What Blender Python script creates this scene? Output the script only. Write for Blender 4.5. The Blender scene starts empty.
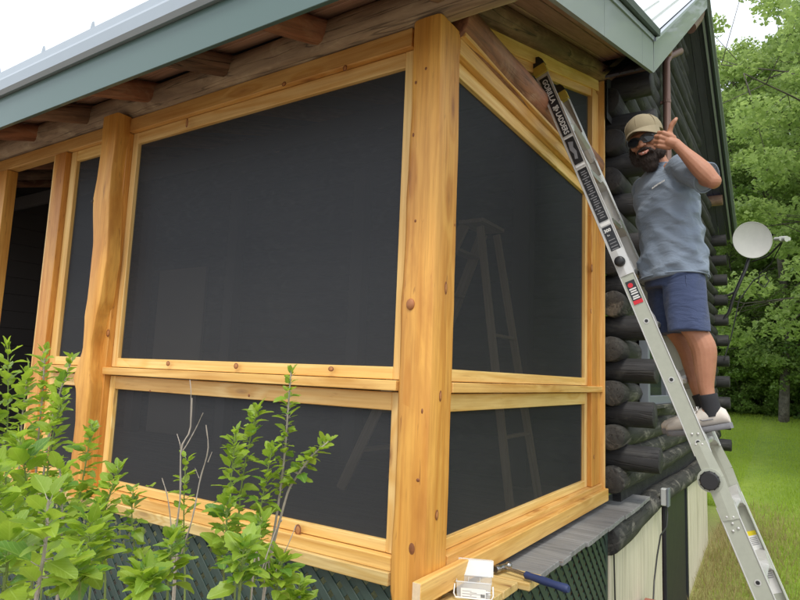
import bpy, bmesh, math, random
import numpy as np
from mathutils import Vector, Matrix

random.seed(7)
RNG = np.random.default_rng(7)
S = bpy.context.scene
COL = S.collection
V = Vector

# ---------------------------------------------------------------- camera
CAM = V((1.2437, -2.1187, 1.5536))
yaw, pitch, roll = 0.5798, 0.1229, 0.0404
FPX = 610.34
fwd = V((-math.sin(yaw) * math.cos(pitch), math.cos(yaw) * math.cos(pitch), math.sin(pitch)))
rgt = V((math.cos(yaw), math.sin(yaw), 0))
upv = rgt.cross(fwd)
R2 = rgt * math.cos(roll) + upv * math.sin(roll)
U2 = -rgt * math.sin(roll) + upv * math.cos(roll)
cd = bpy.data.cameras.new('camera')
cam = bpy.data.objects.new('camera', cd)
COL.objects.link(cam)
cd.sensor_width = 36
cd.lens = FPX / 800 * 36
cd.clip_start = 0.05
cd.clip_end = 500
cam.matrix_world = Matrix(((R2.x, U2.x, -fwd.x, CAM.x), (R2.y, U2.y, -fwd.y, CAM.y), (R2.z, U2.z, -fwd.z, CAM.z), (0, 0, 0, 1)))
S.camera = cam


def ray(px, py):
    return fwd + R2 * ((px - 400) / FPX) - U2 * ((py - 300) / FPX)


def surv(px, py, depth):
    """survey helper: a point seen in the photograph at a known distance"""
    return CAM + ray(px, py) * depth


def on_plane(px, py, axis, val):
    """survey helper: where the sight line through a pixel meets a wall plane"""
    d = ray(px, py)
    return CAM + d * ((val - CAM[axis]) / d[axis])


# ---------------------------------------------------------------- world, sun, exposure
W = bpy.data.worlds.new('World')
S.world = W
W.use_nodes = True
wn = W.node_tree
wn.nodes.clear()
sky = wn.nodes.new('ShaderNodeTexSky')
sky.sky_type = 'NISHITA'
sky.sun_disc = False
SUN_EL, SUN_AZ = math.radians(58), math.radians(150)
sky.sun_elevation = SUN_EL
sky.sun_rotation = SUN_AZ
sky.air_density = 1.0
sky.dust_density = 2.5
b1 = wn.nodes.new('ShaderNodeBackground')
b1.inputs[1].default_value = 0.05
wn.links.new(sky.outputs[0], b1.inputs[0])
# the cloud deck: pale overcast, slightly mottled
tc = wn.nodes.new('ShaderNodeTexCoord')
nz = wn.nodes.new('ShaderNodeTexNoise')
nz.inputs['Scale'].default_value = 2.2
nz.inputs['Detail'].default_value = 5
wn.links.new(tc.outputs['Generated'], nz.inputs['Vector'])
cr = wn.nodes.new('ShaderNodeValToRGB')
cr.color_ramp.elements[0].position = 0.3
cr.color_ramp.elements[0].color = (0.80, 0.86, 0.93, 1)
cr.color_ramp.elements[1].position = 0.7
cr.color_ramp.elements[1].color = (1.0, 1.0, 0.99, 1)
wn.links.new(nz.outputs['Fac'], cr.inputs[0])
b2 = wn.nodes.new('ShaderNodeBackground')
b2.inputs[1].default_value = 0.86
wn.links.new(cr.outputs[0], b2.inputs[0])
ad = wn.nodes.new('ShaderNodeAddShader')
wn.links.new(b1.outputs[0], ad.inputs[0])
wn.links.new(b2.outputs[0], ad.inputs[1])
wo = wn.nodes.new('ShaderNodeOutputWorld')
wn.links.new(ad.outputs[0], wo.inputs[0])

sd = bpy.data.lights.new('sun', 'SUN')
sd.energy = 1.4
sd.angle = math.radians(14)
sd.color = (1, 0.95, 0.86)
sun = bpy.data.objects.new('sun', sd)
COL.objects.link(sun)
sdir = V((math.sin(SUN_AZ) * math.cos(SUN_EL), math.cos(SUN_AZ) * math.cos(SUN_EL), math.sin(SUN_EL)))
sun.rotation_euler = sdir.to_track_quat('Z', 'Y').to_euler()
sun.location = (3, -5, 9)
S.view_settings.view_transform = 'Standard'
S.view_settings.look = 'None'
S.view_settings.gamma = 1
S.view_settings.exposure = 0.55


# ---------------------------------------------------------------- node helpers
class NT:
    def __init__(s, name):
        s.m = bpy.data.materials.new(name)
        s.m.use_nodes = True
        s.t = s.m.node_tree
        s.t.nodes.clear()
        s.out = s.t.nodes.new('ShaderNodeOutputMaterial')

    def n(s, typ, ins=None, **props):
        nd = s.t.nodes.new('ShaderNode' + typ)
        for k, v in props.items():
            setattr(nd, k, v)
        for k, v in (ins or {}).items():
            s.set(nd.inputs[k], v)
        return nd

    def set(s, sock, v):
        if isinstance(v, bpy.types.NodeSocket):
            s.t.links.new(v, sock)
        elif isinstance(v, bpy.types.Node):
            s.t.links.new(v.outputs[0], sock)
        else:
            if sock.type == 'RGBA' and len(v) == 3:
                v = (*v, 1)
            sock.default_value = v

    def math(s, op, a, b=0.0, c=None, clamp=False):
        nd = s.t.nodes.new('ShaderNodeMath')
        nd.operation = op
        nd.use_clamp = clamp
        s.set(nd.inputs[0], a)
        s.set(nd.inputs[1], b)
        if c is not None:
            s.set(nd.inputs[2], c)
        return nd.outputs[0]

    def mix(s, f, a, b, blend='MIX'):
        nd = s.t.nodes.new('ShaderNodeMix')
        nd.data_type = 'RGBA'
        nd.blend_type = blend
        s.set(nd.inputs[0], f)
        s.set(nd.inputs[6], a)
        s.set(nd.inputs[7], b)
        return nd.outputs[2]

    def ramp(s, f, stops):
        nd = s.t.nodes.new('ShaderNodeValToRGB')
        e = nd.color_ramp.elements
        while len(e) < len(stops):
            e.new(0.5)
        for i, (p, c) in enumerate(stops):
            e[i].position = p
            e[i].color = (*c, 1) if not isinstance(c, (int, float)) else (c, c, c, 1)
        s.set(nd.inputs[0], f)
        return nd.outputs[0]

    def coords(s, scale=(1, 1, 1), rnd=True):
        tc = s.n('TexCoord')
        mp = s.n('Mapping', {'Vector': tc.outputs['Object'], 'Scale': scale})
        if not rnd:
            return mp.outputs[0]
        oi = s.n('ObjectInfo')
        k = s.math('MULTIPLY', oi.outputs['Random'], 61.0)
        k2 = s.math('MULTIPLY', oi.outputs['Random'], 23.7)
        cb = s.n('CombineXYZ', {0: k, 1: k2, 2: k})
        va = s.n('VectorMath', {0: mp.outputs[0], 1: cb.outputs[0]}, operation='ADD')
        return va.outputs[0]

    def noise(s, vec, scale=5, detail=4, rough=0.55, dist=0.0):
        nd = s.n('TexNoise', {'Vector': vec, 'Scale': scale, 'Detail': detail, 'Roughness': rough, 'Distortion': dist})
        return nd.outputs['Fac']

    def bsdf(s, color, rough=0.5, metal=0.0, bump=None, bstr=0.3, bdist=0.01, **kw):
        b = s.n('BsdfPrincipled', {'Base Color': color, 'Roughness': rough, 'Metallic': metal})
        for k, v in kw.items():
            s.set(b.inputs[k.replace('_', ' ')], v)
        if bump is not None:
            bp = s.n('Bump', {'Height': bump, 'Strength': bstr, 'Distance': bdist})
            s.set(b.inputs['Normal'], bp.outputs[0])
        s.set(s.out.inputs[0], b.outputs[0])
        return b


def m_wood(name, light, mid, dark, knot=0.3, gloss=0.42, streak=0.5, kcol=(0.16, 0.045, 0.015), ring=9.0, fleck=0.35):
    t = NT(name)
    v = t.coords((1, 1, 1))
    vk = t.n('Mapping', {'Vector': v, 'Scale': (2.3, 8.5, 8.5)}).outputs[0]
    vo = t.n('TexVoronoi', {'Vector': vk, 'Scale': 1.0, 'Randomness': 0.95})
    d = vo.outputs['Distance']
    sep = t.n('SeparateColor', {0: vo.outputs['Color']})
    gate = t.math('LESS_THAN', sep.outputs[0], knot)
    near = t.math('MULTIPLY', t.math('SUBTRACT', 1.0, t.math('SMOOTH_MIN', t.math('MULTIPLY', d, 2.2), 1.0, 0.2), clamp=True), gate)
    va = t.n('Mapping', {'Vector': v, 'Scale': (0.45, 9.0, 9.0)}).outputs[0]
    f = t.noise(va, 1.0, 3, 0.5, 0.35)
    f2 = t.math('ADD', f, t.math('MULTIPLY', near, 0.35))
    rg = t.math('MULTIPLY', t.math('ADD', t.math('SINE', t.math('MULTIPLY', f2, ring * 6.283)), 1.0), 0.5)
    vs = t.n('Mapping', {'Vector': v, 'Scale': (3.0, 90, 90)}).outputs[0]
    fine = t.noise(vs, 1.0, 3, 0.6)
    vb = t.n('Mapping', {'Vector': v, 'Scale': (1.6, 7, 7)}).outputs[0]
    big = t.noise(vb, 1.0, 4, 0.6, 0.6)
    c = t.mix(t.math('POWER', rg, 1.6), light, mid)
    c = t.mix(t.math('MULTIPLY', t.ramp(big, [(0.42, 0.0), (0.72, 1.0)]), streak), c, dark)
    c = t.mix(t.math('MULTIPLY', t.ramp(fine, [(0.42, 0.0), (0.75, 1.0)]), 0.5), c, dark)
    halo = t.math('MULTIPLY', t.ramp(d, [(0.10, 1.0), (0.30, 0.0)]), gate)
    c = t.mix(t.math('MULTIPLY', halo, 0.55), c, dark)
    core = t.math('MULTIPLY', t.ramp(d, [(0.085, 1.0), (0.13, 0.0)]), gate)
    core2 = t.math('MULTIPLY', t.ramp(d, [(0.0, 1.0), (0.07, 0.35)]), core)
    c = t.mix(t.math('MULTIPLY', core2, 0.9), c, kcol)
    vf = t.n('Mapping', {'Vector': v, 'Scale': (7.0, 60, 60)}).outputs[0]
    fl = t.ramp(t.noise(vf, 1.0, 2, 0.5, 0.8), [(0.66, 0.0), (0.74, 1.0)])
    fl = t.math('MULTIPLY', fl, t.ramp(big, [(0.38, 0.0), (0.6, 1.0)]))
    c = t.mix(t.math('MULTIPLY', fl, fleck), c, (0.26, 0.085, 0.015))
    oi = t.n('ObjectInfo')
    hs = t.n('HueSaturation', {'Color': c, 'Value': t.math('ADD', 0.9, t.math('MULTIPLY', oi.outputs['Random'], 0.2)),
                               'Hue': t.math('ADD', 0.495, t.math('MULTIPLY', oi.outputs['Random'], 0.01))})
    hgt = t.math('ADD', t.math('MULTIPLY', fine, 0.7), t.math('MULTIPLY', rg, 0.3))
    hgt = t.math('SUBTRACT', hgt, t.math('MULTIPLY', core, 0.5))
    t.bsdf(hs.outputs[0], t.math('ADD', gloss, t.math('MULTIPLY', fine, 0.15)), bump=hgt, bstr=0.22, bdist=0.002)
    return t.m


def m_log(name, dark, midc, light, lightamt=0.5, rough=0.75, crack=1.0):
    t = NT(name)
    v = t.coords((1, 1, 1))
    a = t.noise(t.n('Mapping', {'Vector': v, 'Scale': (1.8, 14, 14)}).outputs[0], 1.0, 5, 0.65, 0.5)
    b = t.noise(t.n('Mapping', {'Vector': v, 'Scale': (4, 60, 60)}).outputs[0], 1.0, 3, 0.6)
    g = t.noise(t.n('Mapping', {'Vector': v, 'Scale': (3, 6, 6)}).outputs[0], 1.0, 4, 0.65, 1.2)
    ck = t.noise(t.n('Mapping', {'Vector': v, 'Scale': (1.1, 22, 22)}).outputs[0], 1.0, 2, 0.5, 0.3)
    ckm = t.ramp(t.math('ABSOLUTE', t.math('SUBTRACT', ck, 0.5)), [(0.0, 1.0), (0.018, 0.0)])
    c = t.mix(t.ramp(a, [(0.35, 0.0), (0.65, 1.0)]), dark, midc)
    c = t.mix(t.math('MULTIPLY', t.ramp(g, [(0.52, 0.0), (0.68, 1.0)]), lightamt), c, light)
    c = t.mix(t.math('MULTIPLY', b, 0.5), c, dark)
    c = t.mix(t.math('MULTIPLY', ckm, 0.8 * crack), c, (0.012, 0.010, 0.009))
    h = t.math('SUBTRACT', t.math('ADD', t.math('MULTIPLY', a, 0.8), t.math('MULTIPLY', b, 0.35)), t.math('MULTIPLY', ckm, 0.9 * crack))
    t.bsdf(c, rough, bump=h, bstr=0.6, bdist=0.006)
    return t.m


def m_plain(name, col, rough=0.5, metal=0.0, var=0.12, scale=6, bstr=0.0, bscale=200, **kw):
    t = NT(name)
    v = t.coords((1, 1, 1))
    f = t.noise(v, scale, 4, 0.6)
    lo = tuple(x * (1 - var) for x in col)
    hi = tuple(min(1, x * (1 + var)) for x in col)
    c = t.mix(f, lo, hi)
    bump = t.noise(v, bscale, 2, 0.6) if bstr else None
    t.bsdf(c, t.math('ADD', rough - 0.06, t.math('MULTIPLY', f, 0.12)), metal, bump=bump, bstr=bstr, bdist=0.002, **kw)
    return t.m


M = {}
M['pine'] = m_wood('pine_amber', (0.80, 0.50, 0.165), (0.68, 0.375, 0.095), (0.46, 0.19, 0.035), knot=0.36, ring=5)
M['pine_post'] = m_wood('pine_post', (0.74, 0.375, 0.080), (0.64, 0.285, 0.050), (0.38, 0.13, 0.02), knot=0.34, streak=0.7, ring=5, fleck=0.9)
M['pine_pale'] = m_wood('pine_pale', (0.86, 0.60, 0.24), (0.76, 0.46, 0.14), (0.56, 0.28, 0.06), knot=0.28, streak=0.4, ring=4.5)
M['endgrain'] = m_plain('sawn_end_grain', (0.72, 0.55, 0.36), 0.7, var=0.2, scale=60)
M['new_plank'] = m_wood('new_decking', (0.72, 0.55, 0.24), (0.62, 0.42, 0.14), (0.42, 0.27, 0.08), knot=0.12, ring=10)
M['deck_grey'] = m_wood('weathered_decking', (0.275, 0.275, 0.27), (0.215, 0.215, 0.212), (0.11, 0.11, 0.108), knot=0.1, gloss=0.7, kcol=(0.06, 0.05, 0.045))
M['log_black'] = m_log('dark_stained_log', (0.013, 0.013, 0.014), (0.030, 0.029, 0.030), (0.12, 0.115, 0.10), 0.4)
M['log_worn'] = m_log('weathered_log', (0.020, 0.019, 0.018), (0.058, 0.056, 0.048), (0.26, 0.24, 0.20), 0.8)
M['log_red'] = m_log('peeled_red_log', (0.14, 0.055, 0.03), (0.46, 0.20, 0.10), (0.60, 0.40, 0.25), 0.45, 0.6, 0.3)
M['log_tan'] = m_log('weathered_tan_log', (0.22, 0.15, 0.10), (0.52, 0.39, 0.26), (0.66, 0.54, 0.38), 0.6, 0.7, 0.7)
M['log_brown'] = m_log('brown_rafter_log', (0.10, 0.055, 0.035), (0.30, 0.175, 0.11), (0.42, 0.29, 0.19), 0.5, 0.7)
M['soffit'] = m_wood('stained_soffit', (0.50, 0.29, 0.21), (0.40, 0.22, 0.155), (0.20, 0.11, 0.08), knot=0.15, gloss=0.55, kcol=(0.05, 0.02, 0.012))
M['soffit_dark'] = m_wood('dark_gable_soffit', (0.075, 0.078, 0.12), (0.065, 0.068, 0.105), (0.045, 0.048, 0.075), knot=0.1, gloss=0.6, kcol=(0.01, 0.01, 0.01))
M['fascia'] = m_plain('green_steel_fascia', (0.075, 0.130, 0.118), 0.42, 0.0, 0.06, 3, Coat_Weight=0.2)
M['rake_steel'] = m_plain('lighter_rake_steel', (0.225, 0.262, 0.258), 0.42, 0.0, 0.06, 3, Coat_Weight=0.2)  # lighter, greyer tone of the fascia steel, used on the rakes
M['drip'] = m_plain('pale_drip_edge', (0.36, 0.41, 0.45), 0.33, 0.3, 0.08, 5)
M['dark_trim'] = m_plain('dark_green_trim', (0.035, 0.05, 0.048), 0.4, 0.0, 0.1, 5)
M['roof'] = m_plain('pale_roof_steel', (0.50, 0.53, 0.53), 0.38, 0.3, 0.08, 4)
M['lattice'] = m_plain('green_lattice_paint', (0.036, 0.060, 0.050), 0.5, 0, 0.25, 12, 0.15, 60)
M['door_black'] = m_plain('black_painted_door', (0.014, 0.017, 0.022), 0.5, 0, 0.3, 8)
M['brown_pipe'] = m_plain('brown_downspout', (0.19, 0.11, 0.085), 0.45, 0.2, 0.15, 10)
M['alu'] = m_plain('aluminium', (0.58, 0.58, 0.56), 0.38, 0.35, 0.1, 25)
M['alu_dull'] = m_plain('dull_aluminium', (0.43, 0.45, 0.375), 0.5, 0.3, 0.12, 30)
M['black_plastic'] = m_plain('black_plastic', (0.018, 0.018, 0.02), 0.4)
M['label_black'] = m_plain('black_sticker', (0.016, 0.017, 0.02), 0.35)
M['white_print'] = m_plain('white_print', (0.72, 0.72, 0.70), 0.5, var=0.03)
M['grey_print'] = m_plain('grey_print', (0.22, 0.22, 0.23), 0.5, var=0.2, scale=300)
M['red_print'] = m_plain('red_print', (0.62, 0.02, 0.035), 0.45)
M['yellow_print'] = m_plain('yellow_print', (0.80, 0.66, 0.02), 0.45)
M['yellow_cap'] = m_plain('yellow_plastic', (0.52, 0.38, 0.06), 0.5, var=0.2, scale=40)
M['grey_plastic'] = m_plain('grey_box', (0.48, 0.49, 0.47), 0.5)
M['dish'] = m_plain('dish_grey', (0.42, 0.42, 0.40), 0.5, var=0.12, scale=9)
M['steel'] = m_plain('tool_steel', (0.35, 0.34, 0.33), 0.28, 0.95)
M['navy'] = m_plain('navy_rubber_grip', (0.02, 0.035, 0.11), 0.55, bstr=0.3)
M['brick'] = m_plain('red_brick', (0.33, 0.12, 0.08), 0.85, var=0.3, scale=30, bstr=0.4)
M['white_vinyl'] = m_plain('window_vinyl', (0.16, 0.18, 0.20), 0.5)
M['paper'] = m_plain('printed_paper', (0.75, 0.75, 0.73), 0.6)
M['cable'] = m_plain('black_cable', (0.015, 0.015, 0.016), 0.5)
M['old_wood'] = m_wood('old_ladder_wood', (0.50, 0.40, 0.28), (0.42, 0.32, 0.2), (0.28, 0.2, 0.12), knot=0.05, gloss=0.6)
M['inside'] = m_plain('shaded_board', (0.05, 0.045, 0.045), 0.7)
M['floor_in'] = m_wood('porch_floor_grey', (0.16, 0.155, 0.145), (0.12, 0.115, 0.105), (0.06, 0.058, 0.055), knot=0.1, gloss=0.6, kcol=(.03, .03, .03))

# cream plywood with weather streaks running down
t = NT('cream_siding')
v = t.coords((1, 1, 1))
s1 = t.noise(t.n('Mapping', {'Vector': v, 'Scale': (1.2, 30, 30)}).outputs[0], 1.0, 4, 0.6)
s2 = t.noise(t.n('Mapping', {'Vector': v, 'Scale': (1.5, 4, 4)}).outputs[0], 1.0, 4, 0.6)
c = t.mix(t.ramp(s1, [(0.45, 0.0), (0.75, 1.0)]), (0.66, 0.61, 0.47), (0.40, 0.36, 0.25))
c = t.mix(t.math('MULTIPLY', t.ramp(s2, [(0.55, 0.0), (0.8, 1.0)]), 0.5), c, (0.30, 0.27, 0.19))
t.bsdf(c, 0.7, bump=s1, bstr=0.3, bdist=0.002)
M['cream'] = t.m

# insect screen: fine dark mesh that lets about a third of the light through
t = NT('insect_screen')
v = t.coords((1, 1, 1), rnd=False)
tr = t.n('BsdfTransparent', {'Color': (1, 1, 1, 1)})
w1 = t.noise(v, 2.5, 3, 0.6)
col = t.mix(w1, (0.040, 0.042, 0.046), (0.050, 0.051, 0.053))
df = t.n('BsdfDiffuse', {'Color': col})
gl = t.n('BsdfGlossy', {'Color': (0.5, 0.52, 0.55, 1), 'Roughness': 0.45})
m1 = t.n('MixShader', {0: 0.035, 1: df.outputs[0], 2: gl.outputs[0]})
m2 = t.n('MixShader', {0: 0.75, 1: tr.outputs[0], 2: m1.outputs[0]})
t.set(t.out.inputs[0], m2.outputs[0])
M['screen'] = t.m

t = NT('clear_plastic')
tr = t.n('BsdfTransparent', {'Color': (0.93, 0.95, 0.97, 1)})
gl = t.n('BsdfPrincipled', {'Base Color': (0.85, 0.87, 0.88, 1), 'Roughness': 0.18})
m2 = t.n('MixShader', {0: 0.38, 1: tr.outputs[0], 2: gl.outputs[0]})
t.set(t.out.inputs[0], m2.outputs[0])
M['clear'] = t.m

t = NT('window_glass')
t.bsdf((0.03, 0.035, 0.04, 1), 0.06)
M['glass'] = t.m


def m_leaf(name, c1, c2, trans, vein=True, rough=0.42, tfac=0.42, big=3.0):
    t = NT(name)
    tc = t.n('TexCoord')
    oi = t.n('ObjectInfo')
    ge = t.n('NewGeometry')
    f = t.noise(ge.outputs['Position'], big, 3, 0.6)
    r = t.math('ADD', t.math('MULTIPLY', oi.outputs['Random'], 0.5), t.math('MULTIPLY', ge.outputs['Random Per Island'], 0.5))
    f = t.math('ADD', t.math('MULTIPLY', f, 0.8), t.math('MULTIPLY', t.math('SUBTRACT', r, 0.4), 0.9), clamp=True)
    c = t.mix(f, c1, c2)
    kw = {}
    b = t.n('BsdfPrincipled', {'Base Color': c, 'Roughness': rough})
    if vein:
        uv = t.n('UVMap')
        sp = t.n('SeparateXYZ', {0: uv.outputs[0]})
        mid = t.math('ABSOLUTE', t.math('SUBTRACT', sp.outputs[0], 0.5))
        vv = t.math('ADD', sp.outputs[1], t.math('MULTIPLY', mid, -1.3))
        lat = t.math('ABSOLUTE', t.math('SUBTRACT', t.math('FRACT', t.math('MULTIPLY', vv, 6.0)), 0.5))
        ln = t.math('MAXIMUM', t.ramp(mid, [(0.012, 1.0), (0.03, 0.0)]), t.math('MULTIPLY', t.ramp(lat, [(0.03, 1.0), (0.10, 0.0)]), 0.6))
        c3 = t.mix(t.math('MULTIPLY', ln, 0.5), c, (0.42, 0.58, 0.14))
        t.set(b.inputs['Base Color'], c3)
        bp = t.n('Bump', {'Height': ln, 'Strength': 0.35, 'Distance': 0.001})
        t.t.links.new(bp.outputs[0], b.inputs['Normal'])
    tl = t.n('BsdfTranslucent', {'Color': trans})
    mx = t.n('MixShader', {0: tfac, 1: b.outputs[0], 2: tl.outputs[0]})
    t.set(t.out.inputs[0], mx.outputs[0])
    return t.m


M['leaf'] = m_leaf('shrub_leaf', (0.06, 0.15, 0.02), (0.36, 0.50, 0.05), (0.55, 0.75, 0.07))
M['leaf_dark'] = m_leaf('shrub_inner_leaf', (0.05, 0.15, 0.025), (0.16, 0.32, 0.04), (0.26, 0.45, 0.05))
M['tree_leaf'] = m_leaf('maple_foliage', (0.045, 0.10, 0.02), (0.34, 0.44, 0.14), (0.50, 0.66, 0.20), False, 0.5, 0.45, 0.7)
M['wood_leaf'] = m_leaf('woodland_foliage', (0.05, 0.11, 0.02), (0.21, 0.32, 0.07), (0.34, 0.50, 0.12), False, 0.5, 0.35, 0.6)
M['blade'] = m_leaf('lawn_blade', (0.16, 0.26, 0.02), (0.36, 0.48, 0.05), (0.5, 0.65, 0.06), False, 0.6, 0.4, 1.3)
M['dry_blade'] = m_leaf('dry_grass_blade', (0.22, 0.19, 0.06), (0.48, 0.38, 0.18), (0.5, 0.42, 0.2), False, 0.7, 0.3, 2.0)
M['twig'] = m_plain('grey_twig', (0.36, 0.31, 0.26), 0.8, var=0.3, scale=60, bstr=0.3)
M['green_stem'] = m_plain('green_stem', (0.20, 0.26, 0.07), 0.6, var=0.3, scale=40)
M['bark'] = m_log('tree_bark', (0.05, 0.045, 0.035), (0.14, 0.12, 0.10), (0.26, 0.25, 0.22), 0.5)

# lawn ground
t = NT('lawn')
ge = t.n('NewGeometry')
P = ge.outputs['Position']
a = t.noise(P, 0.35, 4, 0.6)
b = t.noise(P, 9, 5, 0.7)
d_ = t.noise(P, 60, 3, 0.7)
c = t.mix(t.ramp(a, [(0.4, 0.0), (0.62, 1.0)]), (0.20, 0.31, 0.03), (0.32, 0.43, 0.045))
c = t.mix(t.math('MULTIPLY', t.ramp(b, [(0.4, 0.0), (0.75, 1.0)]), 0.6), c, (0.10, 0.18, 0.02))
c = t.mix(t.math('MULTIPLY', t.ramp(d_, [(0.45, 0.0), (0.7, 1.0)]), 0.5), c, (0.30, 0.40, 0.06))
sp = t.n('SeparateXYZ', {0: P})
# trodden dry strip along the foundation
near = t.ramp(t.math('ADD', t.math('MULTIPLY', sp.outputs[0], 0.55), t.math('MULTIPLY', b, 0.6)), [(0.46, 1.0), (0.80, 0.0)])
yy = t.ramp(t.math('MULTIPLY', sp.outputs[1], 0.1), [(0.75, 1.0), (0.95, 0.0)])
dirt = t.mix(d_, (0.17, 0.12, 0.06), (0.42, 0.34, 0.18))
c = t.mix(t.math('MULTIPLY', near, t.math('MULTIPLY', yy, 0.62)), c, dirt)
# unseen brown ground by the porch, added to cut green bounce light
bounce_brown = t.ramp(t.math('ADD', t.math('MULTIPLY', sp.outputs[1], 0.2), t.math('MULTIPLY', b, 0.2)), [(0.40, 1.0), (0.60, 0.0)])
c = t.mix(bounce_brown, c, t.mix(d_, (0.16, 0.12, 0.085), (0.36, 0.30, 0.23)))
t.bsdf(c, 0.9, bump=t.math('ADD', b, d_), bstr=0.8, bdist=0.03)
M['lawn'] = t.m

# ---------------------------------------------------------------- object helpers
WM = {}


class MB:
    """collects vertices and faces of ONE mesh"""

    def __init__(s):
        s.v, s.f, s.fm, s.mats = [], [], [], []
        s.cur = 0

    def use(s, m):
        if m not in s.mats:
            s.mats.append(m)
        s.cur = s.mats.index(m)
        return s

    def add(s, vs, fs):
        b = len(s.v)
        s.v += [tuple(p) for p in vs]
        s.f += [tuple(i + b for i in f) for f in fs]
        s.fm += [s.cur] * len(fs)

    def loft(s, secs, caps=True, closed=True):
        n = len(secs[0])
        vs = [p for sc in secs for p in sc]
        fs = []
        for i in range(len(secs) - 1):
            for j in range(n if closed else n - 1):
                k = (j + 1) % n
                fs.append((i * n + j, i * n + k, (i + 1) * n + k, (i + 1) * n + j))
        if caps:
            fs.append(tuple(range(n - 1, -1, -1)))
            fs.append(tuple((len(secs) - 1) * n + j for j in range(n)))
        s.add(vs, fs)

    def box(s, lo, hi):
        x0, y0, z0 = lo
        x1, y1, z1 = hi
        s.add([(x0, y0, z0), (x1, y0, z0), (x1, y1, z0), (x0, y1, z0), (x0, y0, z1), (x1, y0, z1), (x1, y1, z1), (x0, y1, z1)],
              [(0, 3, 2, 1), (4, 5, 6, 7), (0, 1, 5, 4), (1, 2, 6, 5), (2, 3, 7, 6), (3, 0, 4, 7)])

    def cbox(s, l, w, h, c=0.003, x0=0.0):
        """chamfered board along +X from x0 to x0+l, centred in y and z"""
        w, h = w / 2, h / 2
        c = min(c, w * 0.45, h * 0.45)

        def sec(x, k):
            a, b = w - k, h - k
            return [(x, -a, -b + c), (x, -a + c, -b), (x, a - c, -b), (x, a, -b + c), (x, a, b - c), (x, a - c, b), (x, -a + c, b), (x, -a, b - c)]
        s.loft([sec(x0, c * .7), sec(x0 + c * .7, 0), sec(x0 + l - c * .7, 0), sec(x0 + l, c * .7)])

    def tube(s, pts, rad, n=8, caps=True, up=None):
        pts = [V(p) for p in pts]
        if isinstance(rad, (int, float)):
            rad = [rad] * len(pts)
        secs = []
        ref = up or V((0, 0, 1))
        for i, p in enumerate(pts):
            d = (pts[min(i + 1, len(pts) - 1)] - pts[max(i - 1, 0)])
            if d.length < 1e-9:
                d = V((0, 0, 1))
            d.normalize()
            if abs(d.dot(ref)) > 0.95:
                ref = V((1, 0, 0)) if abs(d.x) < 0.9 else V((0, 1, 0))
            a = d.cross(ref).normalized()
            b = a.cross(d)
            ref = b
            r = rad[i]
            ra, rb = (r if isinstance(r, tuple) else (r, r))
            secs.append([p + a * (math.cos(q) * ra) + b * (math.sin(q) * rb) for q in [2 * math.pi * j / n for j in range(n)]])
        s.loft(secs, caps)

    def ball(s, c, r, ax=None, nu=14, nv=9):
        """ellipsoid; ax = three unit vectors"""
        c = V(c)
        if isinstance(r, (int, float)):
            r = (r, r, r)
        ax = ax or (V((1, 0, 0)), V((0, 1, 0)), V((0, 0, 1)))
        vs = [c - ax[2] * r[2]]
        for i in range(1, nv):
            th = -math.pi / 2 + math.pi * i / nv
            for j in range(nu):
                ph = 2 * math.pi * j / nu
                vs.append(c + ax[0] * (r[0] * math.cos(th) * math.cos(ph)) + ax[1] * (r[1] * math.cos(th) * math.sin(ph)) + ax[2] * (r[2] * math.sin(th)))
        vs.append(c + ax[2] * r[2])
        fs = []
        for j in range(nu):
            fs.append((0, 1 + (j + 1) % nu, 1 + j))
            fs.append((len(vs) - 1, len(vs) - 1 - nu + j, len(vs) - 1 - nu + (j + 1) % nu))
        for i in range(nv - 2):
            for j in range(nu):
                k = (j + 1) % nu
                fs.append((1 + i * nu + j, 1 + i * nu + k, 1 + (i + 1) * nu + k, 1 + (i + 1) * nu + j))
        s.add(vs, fs)

    def limb(s, pts, rad, n=12):
        """round-ended tapered limb"""
        if len(pts) > 2 and not isinstance(rad[0], tuple):
            P_ = [V(p) for p in pts]
            P_ = [P_[0] * 2 - P_[1]] + P_ + [P_[-1] * 2 - P_[-2]]
            R_ = [rad[0]] + list(rad) + [rad[-1]]
            np_, nr = [], []
            for k in range(len(pts) - 1):
                for q in range(4):
                    u = q / 4
                    h = [(-.5 * u + u * u - .5 * u ** 3), (1 - 2.5 * u * u + 1.5 * u ** 3), (.5 * u + 2 * u * u - 1.5 * u ** 3), (-.5 * u * u + .5 * u ** 3)]
                    np_.append(P_[k] * h[0] + P_[k + 1] * h[1] + P_[k + 2] * h[2] + P_[k + 3] * h[3])
                    nr.append(R_[k] * h[0] + R_[k + 1] * h[1] + R_[k + 2] * h[2] + R_[k + 3] * h[3])
            pts, rad = np_ + [V(pts[-1])], nr + [rad[-1]]
        s.tube(pts, rad, n)
        for p, r in ((pts[0], rad[0]), (pts[-1], rad[-1])):
            rr = r if not isinstance(r, tuple) else (min(r),) * 3
            s.ball(p, rr if isinstance(rr, tuple) else rr * 0.995, nu=n, nv=8)

    def disc_extrude(s, outline, n, t):
        """outline: list of points (planar), extruded by n*t"""
        n = V(n)
        k = len(outline)
        vs = [V(p) for p in outline] + [V(p) + n * t for p in outline]
        fs = [tuple(range(k - 1, -1, -1)), tuple(range(k, 2 * k))] + [(i, (i + 1) % k, k + (i + 1) % k, k + i) for i in range(k)]
        s.add(vs, fs)

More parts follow.
